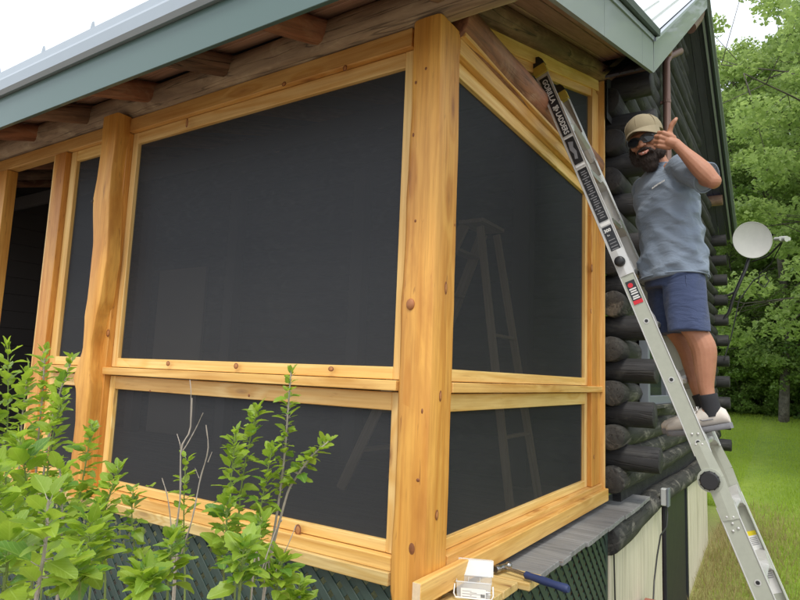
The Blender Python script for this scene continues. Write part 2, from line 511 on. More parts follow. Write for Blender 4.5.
    def mesh(s, name, mat=None, smooth=False, sharp=None):
        me = bpy.data.meshes.new(name)
        me.from_pydata(s.v, [], s.f)
        bm = bmesh.new()
        bm.from_mesh(me)
        bmesh.ops.recalc_face_normals(bm, faces=bm.faces)
        bm.to_mesh(me)
        bm.free()
        for m in ([mat] if mat else []) + s.mats:
            me.materials.append(M[m] if isinstance(m, str) else m)
        if s.mats and not mat:
            me.polygons.foreach_set('material_index', s.fm)
        if smooth:
            me.polygons.foreach_set('use_smooth', [True] * len(me.polygons))
            if sharp:
                me.set_sharp_from_angle(angle=math.radians(sharp))
        me.update()
        return me

    def build(s, name, mat, parent=None, smooth=False, mw=None, sharp=40, kind=None):
        return put(name, s.mesh(name, mat, smooth, sharp), parent, mw, kind)


def put(name, me, parent=None, mw=None, kind=None):
    o = bpy.data.objects.new(name, me)
    COL.objects.link(o)
    mw = mw or Matrix.Identity(4)
    if parent is not None:
        o.parent = parent
        o.matrix_basis = WM[parent.name].inverted() @ mw
    else:
        o.matrix_basis = mw
    WM[o.name] = mw
    if kind:
        o['kind'] = kind
    return o


def thing(name, label, cat, loc, group=None):
    o = put(name, None, None, Matrix.Translation(loc))
    o.empty_display_size = 0.1
    return tag(o, label, cat, group)


def tag(o, label, cat, group=None):
    o['label'] = label
    o['category'] = cat
    if group:
        o['group'] = group
    return o


def frame(p0, p1, n):
    """matrix with X along p0->p1 and Z close to n"""
    p0, p1, n = V(p0), V(p1), V(n)
    x = (p1 - p0).normalized()
    z = (n - x * n.dot(x)).normalized()
    y = z.cross(x)
    return Matrix(((x.x, y.x, z.x, p0.x), (x.y, y.y, z.y, p0.y), (x.z, y.z, z.z, p0.z), (0, 0, 0, 1)))


BC = {}


def board(name, parent, p0, p1, n, width, thick, mat='pine', ch=0.003, label=None):
    """a sawn board: centre line p0->p1, thick along n, width across; own local X runs along the grain"""
    L = (V(p1) - V(p0)).length
    key = (round(L, 4), round(width, 4), round(thick, 4), mat, round(ch, 4))
    if key not in BC:
        b = MB()
        b.cbox(L, width, thick, ch)
        BC[key] = b.mesh(name, mat)
    o = put(name, BC[key], parent, frame(p0, p1, n))
    if label:
        o['label'] = label
    return o


def log_mesh(L, r, seed, seg=0.22, n=12, taper=0.0, rough=0.05, bend=0.0):
    rg = random.Random(seed)
    k = max(3, int(L / seg))
    ph = [rg.random() * 6.28 for _ in range(8)]
    b = MB()
    secs = []
    xs = [0.0, 0.006] + [L * i / k for i in range(1, k)] + [L - 0.006, L]
    for i, x in enumerate(xs):
        rr = r * (1 - taper * x / L)
        if i in (0, len(xs) - 1):
            rr -= 0.006
        cy = bend * math.sin(x * 1.3 + ph[0]) * r
        cz = bend * math.sin(x * 1.7 + ph[1]) * r
        sec = []
        for j in range(n):
            a = 2 * math.pi * j / n
            q = rr * (1 + rough * (math.sin(2 * a + ph[2] + x * 1.1) * 0.5 + math.sin(3 * a + ph[3] - x * 2.3) * 0.4 + math.sin(x * 7.1 + ph[4] + a) * 0.35 + rg.uniform(-.3, .3)))
            sec.append((x, cy + q * math.cos(a), cz + q * math.sin(a)))
        secs.append(sec)
    b.loft(secs)
    return b


def log(name, parent, p0, p1, r, mat, seed=1, label=None, **kw):
    L = (V(p1) - V(p0)).length
    b = log_mesh(L, r, seed, **kw)
    n = V((0, 0, 1)) if abs((V(p1) - V(p0)).normalized().z) < 0.9 else V((0, -1, 0))
    o = b.build(name, mat, parent, True, frame(p0, p1, n), 50)
    if label:
        o['label'] = label
    return o


def text_mesh(body, size, name='lettering', mat='white_print', ext=0.0004, bold=0.0):
    c = bpy.data.curves.new(name, 'FONT')
    c.body = body
    c.size = size
    c.extrude = ext
    c.offset = bold
    c.resolution_u = 3
    c.align_x = 'LEFT'
    c.align_y = 'CENTER'
    o = bpy.data.objects.new('tmp', c)
    COL.objects.link(o)
    dg = bpy.context.evaluated_depsgraph_get()
    me = bpy.data.meshes.new_from_object(o.evaluated_get(dg))
    bpy.data.objects.remove(o)
    bpy.data.curves.remove(c)
    me.name = name
    me.materials.clear()
    me.materials.append(M[mat])
    return me


def fuse(mb, voxel, smooth_it=4, name='body'):
    """union of overlapping shapes as one continuous skin"""
    me = mb.mesh('tmp')
    o = bpy.data.objects.new('tmp', me)
    COL.objects.link(o)
    r = o.modifiers.new('r', 'REMESH')
    r.mode = 'VOXEL'
    r.voxel_size = voxel
    sm = o.modifiers.new('s', 'SMOOTH')
    sm.factor = 0.5
    sm.iterations = smooth_it
    dg = bpy.context.evaluated_depsgraph_get()
    out = bpy.data.meshes.new_from_object(o.evaluated_get(dg))
    bpy.data.objects.remove(o)
    bpy.data.meshes.remove(me)
    out.name = name
    out.polygons.foreach_set('use_smooth', [True] * len(out.polygons))
    return out

# ================================================================ GROUND
def gz(x, y):
    def sm(a, b, t):
        t = max(0.0, min(1.0, (t - a) / (b - a)))
        return t * t * (3 - 2 * t)
    z = -0.62 + 0.30 * sm(4.6, 7.5, y) + 1.75 * sm(7.5, 29, y)
    z += 0.03 * math.sin(x * 1.3 + y * 0.7) + 0.02 * math.sin(x * 0.6 - y * 1.9)
    return z


xs = sorted(set([round(v, 3) for v in list(np.linspace(-12, 14, 66)) + list(np.linspace(-120, -12, 14)) + list(np.linspace(14, 120, 14))]))
ys = sorted(set([round(v, 3) for v in list(np.linspace(-8, 40, 100)) + list(np.linspace(-60, -8, 8)) + list(np.linspace(40, 220, 14))]))
b = MB()
vs = [(x, y, gz(x, y)) for y in ys for x in xs]
nx = len(xs)
b.add(vs, [(j * nx + i, j * nx + i + 1, (j + 1) * nx + i + 1, (j + 1) * nx + i) for j in range(len(ys) - 1) for i in range(nx - 1)])
b.build('ground', 'lawn', None, True, None, None, 'structure')

# ================================================================ SCREENED PORCH
porch = thing('screened_porch', 'screened log porch framed in fresh amber pine with dark insect screens and a shed roof', 'porch', (0, 0, -0.5))
XL = -6.2                                     # how far the porch runs to the left
B, U, Wd, T = 0.897, 1.588, 1.410, 2.897      # screen levels
YN = V((0, -1, 0))
XP = V((1, 0, 0))


def screen_panel(parent, p0, p1, z0, z1, n, lab=None, fw=0.05, top=0.05, bot=0.045, left=0.05, right=0.05, mat='pine_pale'):
    """p0,p1: lower corners of the clear opening (xy), n: outward normal"""
    p0, p1, n = V((*p0, 0)), V((*p1, 0)), V(n)
    d = (p1 - p0).normalized()
    L = (p1 - p0).length
    back = -n * 0.016
    o = put('screen_panel', None, parent, Matrix.Translation(p0 + V((0, 0, z0))))
    if lab:
        o['label'] = lab
    mb = MB()
    a, c = back - d * 0.01, p1 - p0 + back + d * 0.01
    mb.add([a + V((0, 0, -.01)), c + V((0, 0, -.01)), c + V((0, 0, z1 - z0 + .01)), a + V((0, 0, z1 - z0 + .01))], [(0, 1, 2, 3)])
    mb.build('mesh_screen', 'screen', o, mw=Matrix.Translation(p0 + V((0, 0, z0))))
    c0 = -n * 0.008
    z = lambda zz: V((0, 0, zz))
    board('frame_board', o, p0 + c0 - d * left / 2 + z(z0 - bot), p0 + c0 - d * left / 2 + z(z1 + top), n, left, 0.032, mat)
    board('frame_board', o, p1 + c0 + d * right / 2 + z(z0 - bot), p1 + c0 + d * right / 2 + z(z1 + top), n, right, 0.032, mat)
    board('frame_board', o, p0 + c0 + z(z1 + top / 2), p1 + c0 + z(z1 + top / 2), n, top, 0.030, mat)
    board('frame_board', o, p0 + c0 + z(z0 - bot / 2), p1 + c0 + z(z0 - bot / 2), n, bot, 0.030, mat)
    # thin stop bead round the mesh
    return o


# ---- front screens (y = 0 plane)
screen_panel(porch, (-2.10, 0), (-0.16, 0), U, T, YN, 'large upper insect screen of the front wall', top=0.07, bot=0.052)
screen_panel(porch, (-2.10, 0), (-0.16, 0), B, Wd, YN, 'large lower insect screen of the front wall', top=0.075, bot=0.045)
screen_panel(porch, (-2.78, 0), (-2.32, 0), U, T, YN, 'narrow upper insect screen of the front wall', top=0.07, bot=0.052, left=0.07)
screen_panel(porch, (-2.78, 0), (-2.32, 0), B, Wd, YN, 'narrow lower insect screen of the front wall', top=0.075, bot=0.045, left=0.07)
# ---- side screens (x = 0 plane)
screen_panel(porch, (0, 0.165), (0, 2.138), U, T, XP, 'upper insect screen of the side wall', top=0.07, bot=0.052)
screen_panel(porch, (0, 0.165), (0, 2.138), B, Wd, XP, 'lower insect screen of the side wall', top=0.075, bot=0.045)

# ---- front rails
for a, c in ((-2.165, -0.112), (-2.80, -2.31)):
    pr = -0.055 if a > -2.5 else -0.040
    board('ledge_board', porch, (a, (pr + 0.02) / 2, 1.512), (c, (pr + 0.02) / 2, 1.512), (0, 0, 1), 0.02 - pr, 0.042, 'pine')
board('header_board', porch, (XL, 0.0, 3.012), (-0.112, 0.0, 3.012), YN, 0.085, 0.075, 'pine')
board('sill_board', porch, (-3.80, -0.004, 0.822), (-0.112, -0.004, 0.822), YN, 0.054, 0.072, 'pine')
board('skirt_board', porch, (XL, -0.012, 0.769), (-0.112, -0.012, 0.769), YN, 0.050, 0.088, 'new_plank')
# ---- side rails
board('ledge_board', porch, (0.018, 0.118, 1.512), (0.018, 2.41, 1.512), (0, 0, 1), 0.075, 0.042, 'pine')
board('header_board', porch, (0.008, 0.118, 3.005), (0.008, 2.44, 3.005), XP, 0.075, 0.07, 'pine')
board('header_board', porch, (0.030, 0.118, 3.056), (0.030, 2.40, 3.056), XP, 0.026, 0.075, 'pine_pale')
board('sill_board', porch, (0.006, 0.121, 0.815), (0.006, 2.42, 0.815), XP, 0.072, 0.092, 'pine')
board('side_sill_beam', porch, (0.072, -0.146, 0.778), (0.072, 2.43, 0.778), XP, 0.085, 0.036, 'pine', 0.004)
e = MB()
e.box((-0.0005, -0.0405, -0.016), (0.0012, 0.0405, 0.016))
e.build('end_grain', 'endgrain', porch, mw=frame((0.072, -0.1472, 0.778), (0.072, 1, 0.778), (1, 0, 0)))

# ---- end trim of the side wall
board('end_post', porch, (0.0, 2.298, 0.853), (0.0, 2.298, 2.965), XP, 0.215, 0.078, 'pine_post', 0.004)
board('end_trim', porch, (0.024, 2.418, 0.80), (0.024, 2.418, 3.86), XP, 0.022, 0.09, 'pine_pale')


def waney_post(name, secs, y0, y1, parent, mat, seed=0, step=0.05, wob=0.004, loc=None, label=None, edge=0.014, tilt=0.0):
    """post cut flat on two sides with natural edges.  secs: [(z, xleft, xright)], local X runs up the post"""
    rg = random.Random(seed)
    zs0 = [s[0] for s in secs]
    zmin, zmax = min(zs0), max(zs0)
    secs = sorted(secs)
    zz = [s[0] for s in secs]
    xl = [s[1] for s in secs]
    xr = [s[2] for s in secs]
    n = int((zmax - zmin) / step)
    b = MB()
    out = []
    for i in range(n + 1):
        z = zmin + (zmax - zmin) * i / n
        l, r = float(np.interp(z, zz, xl)), float(np.interp(z, zz, xr))
        l += wob * (math.sin(z * 9 + seed) * 0.6 + math.sin(z * 23 + seed * 3) * 0.3)
        r += wob * 0.4 * (math.sin(z * 13 + seed * 2) * 0.6 + rg.uniform(-.2, .2))
        yo = wob * 0.5 * math.sin(z * 11 + seed)
        c = edge
        ya, yb = y0 + yo, y1
        pts = [(l, ya + c * 1.8), (l + c * .35, ya + c * .7), (l + c * 1.1, ya + c * .12), (l + c * 2.0, ya), ((l + r) / 2, ya - 0.0015), (r - c * .8, ya), (r - c * .25, ya + c * .3),
               (r, ya + c * .9), (r, (ya + yb) / 2), (r, yb - c * .6), (r - c * .6, yb), (l + c, yb), (l, yb - c), (l - 0.001, (ya + yb) / 2)]
        # local frame: X up, Y = world x, Z = world y  -> right handed enough for a mesh recalculated outward
        out.append([(z - zmin, px, py) for px, py in pts])
    b.loft(out)
    mw = Matrix(((0, 1, 0, 0), (0, 0, 1, 0), (1, 0, 0, zmin), (0, 0, 0, 1)))
    o = b.build(name, mat, parent, True, mw, 35)
    if label:
        o['label'] = label
    return o


# corner post: squared log with waney arris
cp = waney_post('corner_post', [(0.690, -0.100, 0.036), (0.712, -0.108, 0.046), (0.742, -0.112, 0.050), (0.80, -0.112, 0.052), (1.2, -0.108, 0.053), (1.75, -0.110, 0.054), (1.84, -0.118, 0.056), (1.95, -0.110, 0.053), (2.5, -0.104, 0.053), (3.06, -0.100, 0.045)],
                -0.062, 0.119, porch, 'pine_post', 3, 0.04, 0.003, edge=0.022, label='thick squared corner post with a large round knot')
# the large knot that stands proud of the face
b = MB()
b.ball((-0.050, -0.064, 1.838), (0.020, 0.012, 0.024), nu=16, nv=8)
b.build('knot', m_plain('knot_wood', (0.36, 0.14, 0.05), 0.6, var=0.3, scale=90), cp, True)
b = MB()
b.ball((-0.046, -0.058, 1.830), (0.036, 0.0065, 0.050), nu=20, nv=10)
b.build('knot_swelling', 'pine_post', cp, True)
KN_D = m_plain('dark_knot', (0.22, 0.075, 0.022), 0.6, var=0.5, scale=120)
KN_R = m_plain('red_knot', (0.45, 0.19, 0.06), 0.6, var=0.35, scale=120)


def knot(parent, p, n, r, rz, inner=KN_R):
    """a branch knot, a hair proud of the board"""
    n = V(n)
    side = n.cross(V((0, 0, 1)))
    m = MB()
    r, rz = r * 1.25, rz * 1.25
    m.ball(p, (r, .0016, rz), (side, n, V((0, 0, 1))), 14, 6)
    o = m.build('knot', KN_D, parent, True)
    m = MB()
    m.ball(p, (r * .72, .0026, rz * .74), (side, n, V((0, 0, 1))), 12, 6)
    m.build('knot_core', inner, o, True)


for (x, z, r, rz) in ((-0.005, 0.905, 0.011, 0.018), (-0.068, 2.78, 0.004, 0.006), (-0.02, 2.83, 0.005, 0.006), (-0.044, 2.18, 0.004, 0.005), (0.012, 1.16, .007, .006), (-.07, 2.55, .004, .007), (-.02, 2.42, .003, .006), (.02, 1.42, .004, .009)):
    knot(cp, V((x, -0.0622, z)), YN, r, rz, KN_D)
for px, py, r, rz in ((446, 288, .009, .022), (440.5, 396, .008, .018), (437, 515, .010, .016), (455, 225, .003, .005)):
    knot(cp, on_plane(px, py, 0, .0548), XP, r, rz)
for px, py, r, rz in ((168, 363.5, .013, .011), (236, 366, .013, .012), (331, 369, .013, .009), (298, 530, .015, .020)):
    knot(porch, on_plane(px, py, 1, -.0255), YN, r, rz)
for px, py, r, rz in ((150, 391, .006, .005), (249, 395.5, .006, .006)):
    knot(porch, on_plane(px, py, 1, -.0245), YN, r, rz, KN_D)
for px, py, r, rz in ((187, 123, .009, .022), (345, 68, .010, .012), (284, 84, .012, .010)):
    knot(porch, on_plane(px, py, 1, -.0385), YN, r, rz)
for px, py, r, rz in ((592, 268, .016, .022), (591, 311, .009, .014), (594, 457, .010, .012), (590, 215, .007, .010)):
    knot(porch, on_plane(px, py, 0, .0400), XP, r, rz)
# second post: a naturally wavy trunk between the two front screens
zl = [(3.06, -2.31), (2.67, -2.318), (2.548, -2.335), (2.261, -2.29), (1.926, -2.285), (1.83, -2.298), (1.628, -2.281), (1.521, -2.325), (1.46, -2.350), (1.393, -2.306), (1.221, -2.284), (0.80, -2.282)]
zr = [(3.06, -2.144), (2.71, -2.163), (2.523, -2.150), (2.157, -2.121), (1.921, -2.141), (1.828, -2.166), (1.658, -2.197), (1.514, -2.180), (1.429, -2.160), (1.23, -2.161), (0.80, -2.162)]
zl, zr = sorted(zl), sorted(zr)
allz = sorted(set([a for a, _ in zl] + [a for a, _ in zr]))
secs2 = [(z, float(np.interp(z, [a for a, _ in zl], [c for _, c in zl])), float(np.interp(z, [a for a, _ in zr], [c for _, c in zr]))) for z in allz]
p2 = waney_post('slab_post', secs2, -0.125, -0.03, porch, 'pine_post', 8, 0.03, 0.003, label='wavy natural edged post beside the big screen', edge=0.012)
board('post_backing', porch, (-2.228, 0.0, 0.852), (-2.228, 0.0, 2.965), YN, 0.15, 0.088, 'pine_post')
b = MB()
b.ball((-2.328, -0.122, 2.53), (0.014, 0.010, 0.013), nu=10, nv=6)
b.build('knot', m_plain('black_knot', (0.02, 0.012, 0.008), 0.6), p2, True)

for px, py, r, rz in ((116, 259, .010, .013), (108, 333, .014, .018), (113, 150, .006, .007)):
    knot(porch, on_plane(px, py, 1, -.0455), YN, r, rz)
# third post and the far left one
board('square_post', porch, (-2.925, -0.004, 0.852), (-2.925, -0.004, 2.965), YN, 0.135, 0.08, 'pine_post')
board('post_trim', porch, (-3.007, 0.0, 0.852), (-3.007, 0.0, 2.965), YN, 0.024, 0.075, 'pine_pale')
for xx in (-3.76, -4.9, -6.1):
    board('square_post', porch, (xx, -0.004, 0.795), (xx, -0.004, 2.965), YN, 0.17, 0.08, 'pine_post')

# ---- lattice skirt
lat_front = put('lattice_skirt', None, porch, Matrix.Identity(4))


def lattice(parent, org, du, width, z0, z1, n, pitch=0.062, w=0.036, th=0.006):
    """two crossing layers of diagonal slats, clipped to the rectangle"""
    org, du, n = V(org), V(du), V(n)
    H = z1 - z0
    cache = {}
    for lay, s in ((0, 1), (1, -1)):
        k = -H
        while k < width + H:
            # line u = k + s' t
            if s == 1:
                u0, v0, u1, v1 = k, 0, k + H, H
            else:
                u0, v0, u1, v1 = k, H, k + H, 0
            # clip in u
            L = u1 - u0
            t0, t1 = max(0, -u0 / L), min(1, (width - u0) / L)
            if t1 - t0 > 0.03:
                a = org + du * (u0 + L * t0) + V((0, 0, z0 + v0 + (v1 - v0) * t0)) + n * (lay * (th + 0.001))
                c = org + du * (u0 + L * t1) + V((0, 0, z0 + v0 + (v1 - v0) * t1)) + n * (lay * (th + 0.001))
                ll = round((c - a).length, 2)
                if ll not in cache:
                    m = MB()
                    m.cbox(ll, w, th, 0.001)
                    cache[ll] = m.mesh('lattice_slat', 'lattice')
                put('lattice_slat', cache[ll], parent, frame(a, c, n))
            k += pitch * math.sqrt(2)


lattice(lat_front, (-6.15, -0.012, 0), (1, 0, 0), 6.15, 0.02, 0.742, YN)
lat_side = put('lattice_skirt', None, porch, Matrix.Identity(4))
lattice(lat_side, (0.195, 0.02, 0), (0, 1, 0), 1.90, -0.05, 0.665, XP)
board('lattice_rail', lat_front, (-6.15, -0.012, 0.0), (0.0, -0.012, 0.0), YN, 0.07, 0.03, 'lattice')
board('lattice_rail', lat_side, (0.195, 0.0, -0.08), (0.195, 1.93, -0.08), XP, 0.07, 0.03, 'lattice')
board('lattice_post', lat_side, (0.17, 0.02, -0.6), (0.17, 0.02, 0.655), XP, 0.06, 0.05, 'lattice')
board('lattice_post', lat_side, (0.19, 1.94, -0.6), (0.19, 1.94, 0.655), XP, 0.035, 0.03, 'lattice')

# ---- side shelf of deck boards (under the side screens)
SZ = 0.70
k = 0
y = 0.62
rg = random.Random(4)
while y < 3.05:
    w = 0.137
    out = 0.252 + rg.uniform(-0.008, 0.010)
    board('deck_board', porch, (-0.02, y + w / 2, SZ - 0.014 + rg.uniform(-.001, .001)), (out, y + w / 2, SZ - 0.014), (0, 0, 1), w, 0.028, 'deck_grey', 0.004)
    y += w + 0.006 + rg.uniform(0, .002)
for i, (ya, w, out) in enumerate(((0.465, 0.148, 0.262), (0.300, 0.155, 0.215), (0.139, 0.155, 0.215), (-0.022, 0.155, 0.222))):
    board('new_deck_board', porch, (0.058 if i == 3 else 0.0, ya + w / 2, SZ - 0.012), (out, ya + w / 2, SZ - 0.012), (0, 0, 1), w, 0.034, 'new_plank', 0.004)
board('shelf_joist', porch, (0.16, 0.0, 0.655), (0.16, 2.2, 0.655), XP, 0.04, 0.035, 'deck_grey')

# ---- porch inside: floor, ceiling, posts
b = MB()
yy = 0.06
while yy < 2.5:
    b.box((XL, yy, 0.735), (-0.06, yy + 0.134, 0.762))
    yy += 0.14
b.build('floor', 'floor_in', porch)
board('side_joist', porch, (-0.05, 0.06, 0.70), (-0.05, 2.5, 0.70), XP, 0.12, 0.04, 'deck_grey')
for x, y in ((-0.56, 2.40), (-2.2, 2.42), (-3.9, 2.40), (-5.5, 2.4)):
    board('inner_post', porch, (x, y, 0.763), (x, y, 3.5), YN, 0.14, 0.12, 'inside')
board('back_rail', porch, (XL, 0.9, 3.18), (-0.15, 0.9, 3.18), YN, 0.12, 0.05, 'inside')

# left end closed with added boards that keep outside light out
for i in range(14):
    board('added_end_board', porch, (XL + 0.05, 0.05, 0.86 + 0.19 * i), (XL + 0.05, 2.5, 0.86 + 0.19 * i), XP, 0.188, 0.03, 'inside')
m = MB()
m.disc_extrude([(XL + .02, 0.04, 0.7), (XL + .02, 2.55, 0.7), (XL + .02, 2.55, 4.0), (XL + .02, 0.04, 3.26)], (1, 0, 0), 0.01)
m.build('end_light_block', 'inside', porch)  # added sheet that blocks light at the slits and above the boards
# ---- logs over the walls
SL = 0.306


def ru(y):      # underside of the shed roof
    return 3.255 + SL * y


log('plate_log', porch, (XL, 0.005, 3.148), (0.335, 0.005, 3.148), 0.093, 'log_tan', 11, n=16, rough=0.06, seg=0.15, bend=0.06, label='long weathered wall plate log above the front header')
log('side_plate_log', porch, (0.016, 0.10, 3.135), (0.016, 2.27, 3.135), 0.088, 'log_red', 12, n=16, rough=0.07, seg=0.12, bend=0.1, label='peeled reddish log above the side screen')
log('rake_log', porch, (0.050, -0.35, ru(-0.35) - 0.064), (0.050, 2.75, ru(2.75) - 0.064), 0.066, 'log_brown', 13, n=14, rough=0.06, seg=0.15)
for i, x in enumerate(np.arange(-5.9, 0.0, 0.66)):
    log('rafter_pole', porch, (x, -0.44, ru(-0.44) - 0.070), (x, 2.3, ru(2.3) - 0.070), 0.062, 'log_brown' if i % 2 else 'log_red', 20 + i, n=12, seg=0.25, rough=0.06)

# ---- triangular light over the side wall
tri = put('gable_screen', None, porch, Matrix.Identity(4))
m = MB()


def tz(y):
    return 3.135 + SL * y


m.add([(-0.01, 0.5, 3.20), (-0.01, 2.25, 3.20), (-0.01, 2.25, tz(2.25) - 0.13), (-0.01, 0.5, tz(0.5) - 0.05)], [(0, 1, 2, 3)])
m.build('mesh_screen', 'screen', tri)
board('frame_board', tri, (0.006, 0.28, tz(0.28) - 0.045), (0.006, 2.40, tz(2.40) - 0.045), XP, 0.085, 0.05, 'pine_pale')
board('frame_board', tri, (0.0, 0.3, tz(0.3) - 0.115), (0.0, 2.36, tz(2.36) - 0.115), XP, 0.055, 0.034, 'pine')
board('frame_board', tri, (0.003, 2.325, 3.20), (0.003, 2.325, tz(2.32) - 0.10), XP, 0.16, 0.046, 'pine')
board('frame_board', tri, (0.0, 1.0, 3.205), (0.0, 2.24, 3.205), XP, 0.05, 0.034, 'pine')

# ---- roof of the porch
RX, RY, RY1 = 0.45, -0.5, 2.25
roofp = MB()


def rt(y):
    return 3.405 + SL * y


vs = []
# steel sheet with raised ribs every 0.23 m running up the slope
xx = XL - 0.1
prof = []
while xx < RX - 0.02:
    prof += [(xx, 0), (xx + 0.19, 0), (xx + 0.20, 0.018), (xx + 0.22, 0.018), (xx + 0.23, 0)]
    xx += 0.23
prof = [(min(p[0], RX), p[1]) for p in prof]
ya, yb = RY - 0.03, 2.55
for (px, pz) in prof:
    vs += [(px, ya, rt(ya) + pz), (px, yb, rt(yb) + pz)]
roofp.add(vs, [(2 * i, 2 * i + 2, 2 * i + 3, 2 * i + 1) for i in range(len(prof) - 1)])
roofp.add([(XL, ya + .03, rt(ya) - 0.02), (RX - 0.01, ya + .03, rt(ya) - 0.02), (RX - 0.01, yb, rt(yb) - 0.02), (XL, yb, rt(yb) - 0.02)], [(0, 1, 2, 3)])
proof = roofp.build('porch_roof', 'roof', porch)
# fascias
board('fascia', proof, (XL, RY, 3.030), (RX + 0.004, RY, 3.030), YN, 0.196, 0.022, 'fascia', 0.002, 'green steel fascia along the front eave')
m = MB()
m.loft([[(x, RY - 0.012, 3.128), (x, RY - 0.035, 3.122), (x, RY - 0.054, 3.140), (x, RY - 0.062, 3.195), (x, RY - 0.054, 3.214), (x, RY - 0.036, 3.222), (x, RY - 0.030, 3.282), (x, RY + 0.03, 3.290), (x, RY + 0.03, 3.13)] for x in (XL, RX + 0.02)])
m.build('drip_edge', 'drip', proof)


def rf(y):      # bottom of the rake fascia
    return 3.057 + SL * y


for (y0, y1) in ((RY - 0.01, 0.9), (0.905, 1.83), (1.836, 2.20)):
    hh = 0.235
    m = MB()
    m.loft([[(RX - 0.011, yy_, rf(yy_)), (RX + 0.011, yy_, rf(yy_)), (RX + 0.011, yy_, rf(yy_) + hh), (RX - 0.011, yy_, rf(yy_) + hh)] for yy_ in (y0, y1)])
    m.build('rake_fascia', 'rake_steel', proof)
m = MB()
m.loft([[(RX + 0.004, q, rf(q) + 0.236), (RX + 0.022, q, rf(q) + 0.232), (RX + 0.024, q, rf(q) + 0.262), (RX - 0.03, q, rf(q) + 0.272)] for q in (RY - 0.02, 2.22)])
m.build('rake_drip', 'drip', proof)
m = MB()
m.loft([[(RX - 0.10, q, rf(q) + 0.275), (RX + 0.052, q, rf(q) + 0.268), (RX + 0.055, q, rf(q) + 0.315), (RX - 0.10, q, rf(q) + 0.33)] for q in (RY - 0.03, 2.24)])
m.build('rake_cap', 'dark_trim', proof)
# soffit boards: along the eave, and along the rake
w = 0.112
k = 0
for i in range(4):
    yc = RY + 0.02 + w * (i + 0.5)
    board('soffit_board', proof, (XL, yc, ru(yc) + 0.005), (RX - 0.012, yc, ru(yc) + 0.005), (0, -SL, 1), w - 0.006, 0.016, 'soffit')
for i in range(4):
    xc = 0.002 + w * (i + 0.5)
    ya_ = 0.0
    board('soffit_board', proof, (xc, ya_, ru(ya_) + 0.004), (xc, 2.3, ru(2.3) + 0.004), (0, -SL, 1), w - 0.006, 0.016, 'soffit')
m = MB()
m.add([(XL, -0.02, ru(-0.02) + 0.01), (0.0, -0.02, ru(-0.02) + 0.01), (0.0, 2.5, ru(2.5) + 0.01), (XL, 2.5, ru(2.5) + 0.01)], [(0, 1, 2, 3)])
m.build('ceiling', 'soffit_dark', proof)
# snow guards on the sheet above the eave
for x in (-1.955, -2.476, -3.028, -3.55, -4.1, -1.42, -0.88, -0.35):
    m = MB()
    y0 = -0.44
    z0 = rt(y0)
    m.loft([[(x - 0.028, y0 + 0.00, z0 + 0.003), (x + 0.028, y0, z0 + 0.003), (x + 0.026, y0 + 0.012, z0 + 0.006), (x - 0.026, y0 + 0.012, z0 + 0.006)],
            [(x - 0.022, y0 + 0.004, z0 + 0.11), (x + 0.022, y0 + 0.004, z0 + 0.11), (x + 0.020, y0 + 0.010, z0 + 0.11), (x - 0.020, y0 + 0.010, z0 + 0.05)],
            [(x - 0.008, y0 + 0.004, z0 + 0.15), (x + 0.008, y0 + 0.004, z0 + 0.15), (x + 0.008, y0 + 0.008, z0 + 0.15), (x - 0.008, y0 + 0.008, z0 + 0.07)]])
    m.box((x - 0.025, y0, z0 + 0.001), (x + 0.025, y0 + 0.09, z0 + 0.03))
    m.build('snow_guard', 'drip', proof)

# ================================================================ LOG CABIN behind the porch
cabin = thing('log_cabin', 'dark stained log cabin with crossing log corners and a steep pale metal roof', 'cabin', (-3, 5.6, -0.5))
PZ = 0.3155
WX, FY, BY = 0.10, 2.62, 8.5                    # log axes: side wall x, front wall y, back wall y
RIDGE, SF, SB = 5.6, 0.703, 0.661


def froof(y):                                   # bottom line of the steep rake
    return 3.732 + SF * (y - 2.205) if y < RIDGE else 6.118 - SB * (y - RIDGE)


# front wall logs (run along X, pass the corner)
for k in range(-2, 8):
    z = 1.655 + PZ * k
    short = 0.02 * math.sin(k * 2.3)
    log('wall_log', cabin, (-7.0, FY, z), (0.385 + short, FY, z), 0.094, 'log_black', 40 + k, n=14, seg=0.35, rough=0.07)
for k in range(-4, 8):                          # the courses between butt against the side wall
    z = 1.655 + PZ * (k + 0.5)
    log('wall_log', cabin, (-7.0, FY, z), (-0.02, FY, z), 0.092, 'log_black', 80 + k, n=12, seg=0.5, rough=0.07)
# side wall logs (run along Y)
i = 0
z = 1.655 + PZ * (-2.5)
while z < 6.0:
    passing = (i % 2 == 0)
    lo = 2.44 if passing else 2.72
    hi = 8.72 if passing else 8.42
    zt = z + 0.16
    if zt > 3.75:
        lo = max(lo, 2.205 + (zt - 3.732) / SF)
        hi = min(hi, RIDGE + (6.118 - zt) / SB)
    if hi - lo > 0.3:
        log('wall_log', cabin, (WX + 0.008 * math.sin(i * 1.7), lo, z), (WX + 0.01 * math.sin(i * 2.9), hi, z), 0.094 if passing else 0.091,
            'log_worn' if z < 2.2 else 'log_black', 120 + i, n=16, seg=0.2, rough=0.08, bend=0.12)
    z += PZ / 2
    i += 1
# back wall log ends that pass the far corner
for k in range(-3, 8):
    z = 1.655 + PZ * k
    log('log_end', cabin, (-0.3, BY, z), (0.36, BY, z), 0.088, 'log_black', 170 + k, n=12, rough=0.06)
# foot log over the foundation
log('foot_log', cabin, (0.18, 1.96, 0.585), (0.16, 8.5, 0.585), 0.088, 'log_worn', 191, n=16, seg=0.2, rough=0.08, bend=0.15, label='weathered foot log over the cream foundation boards')
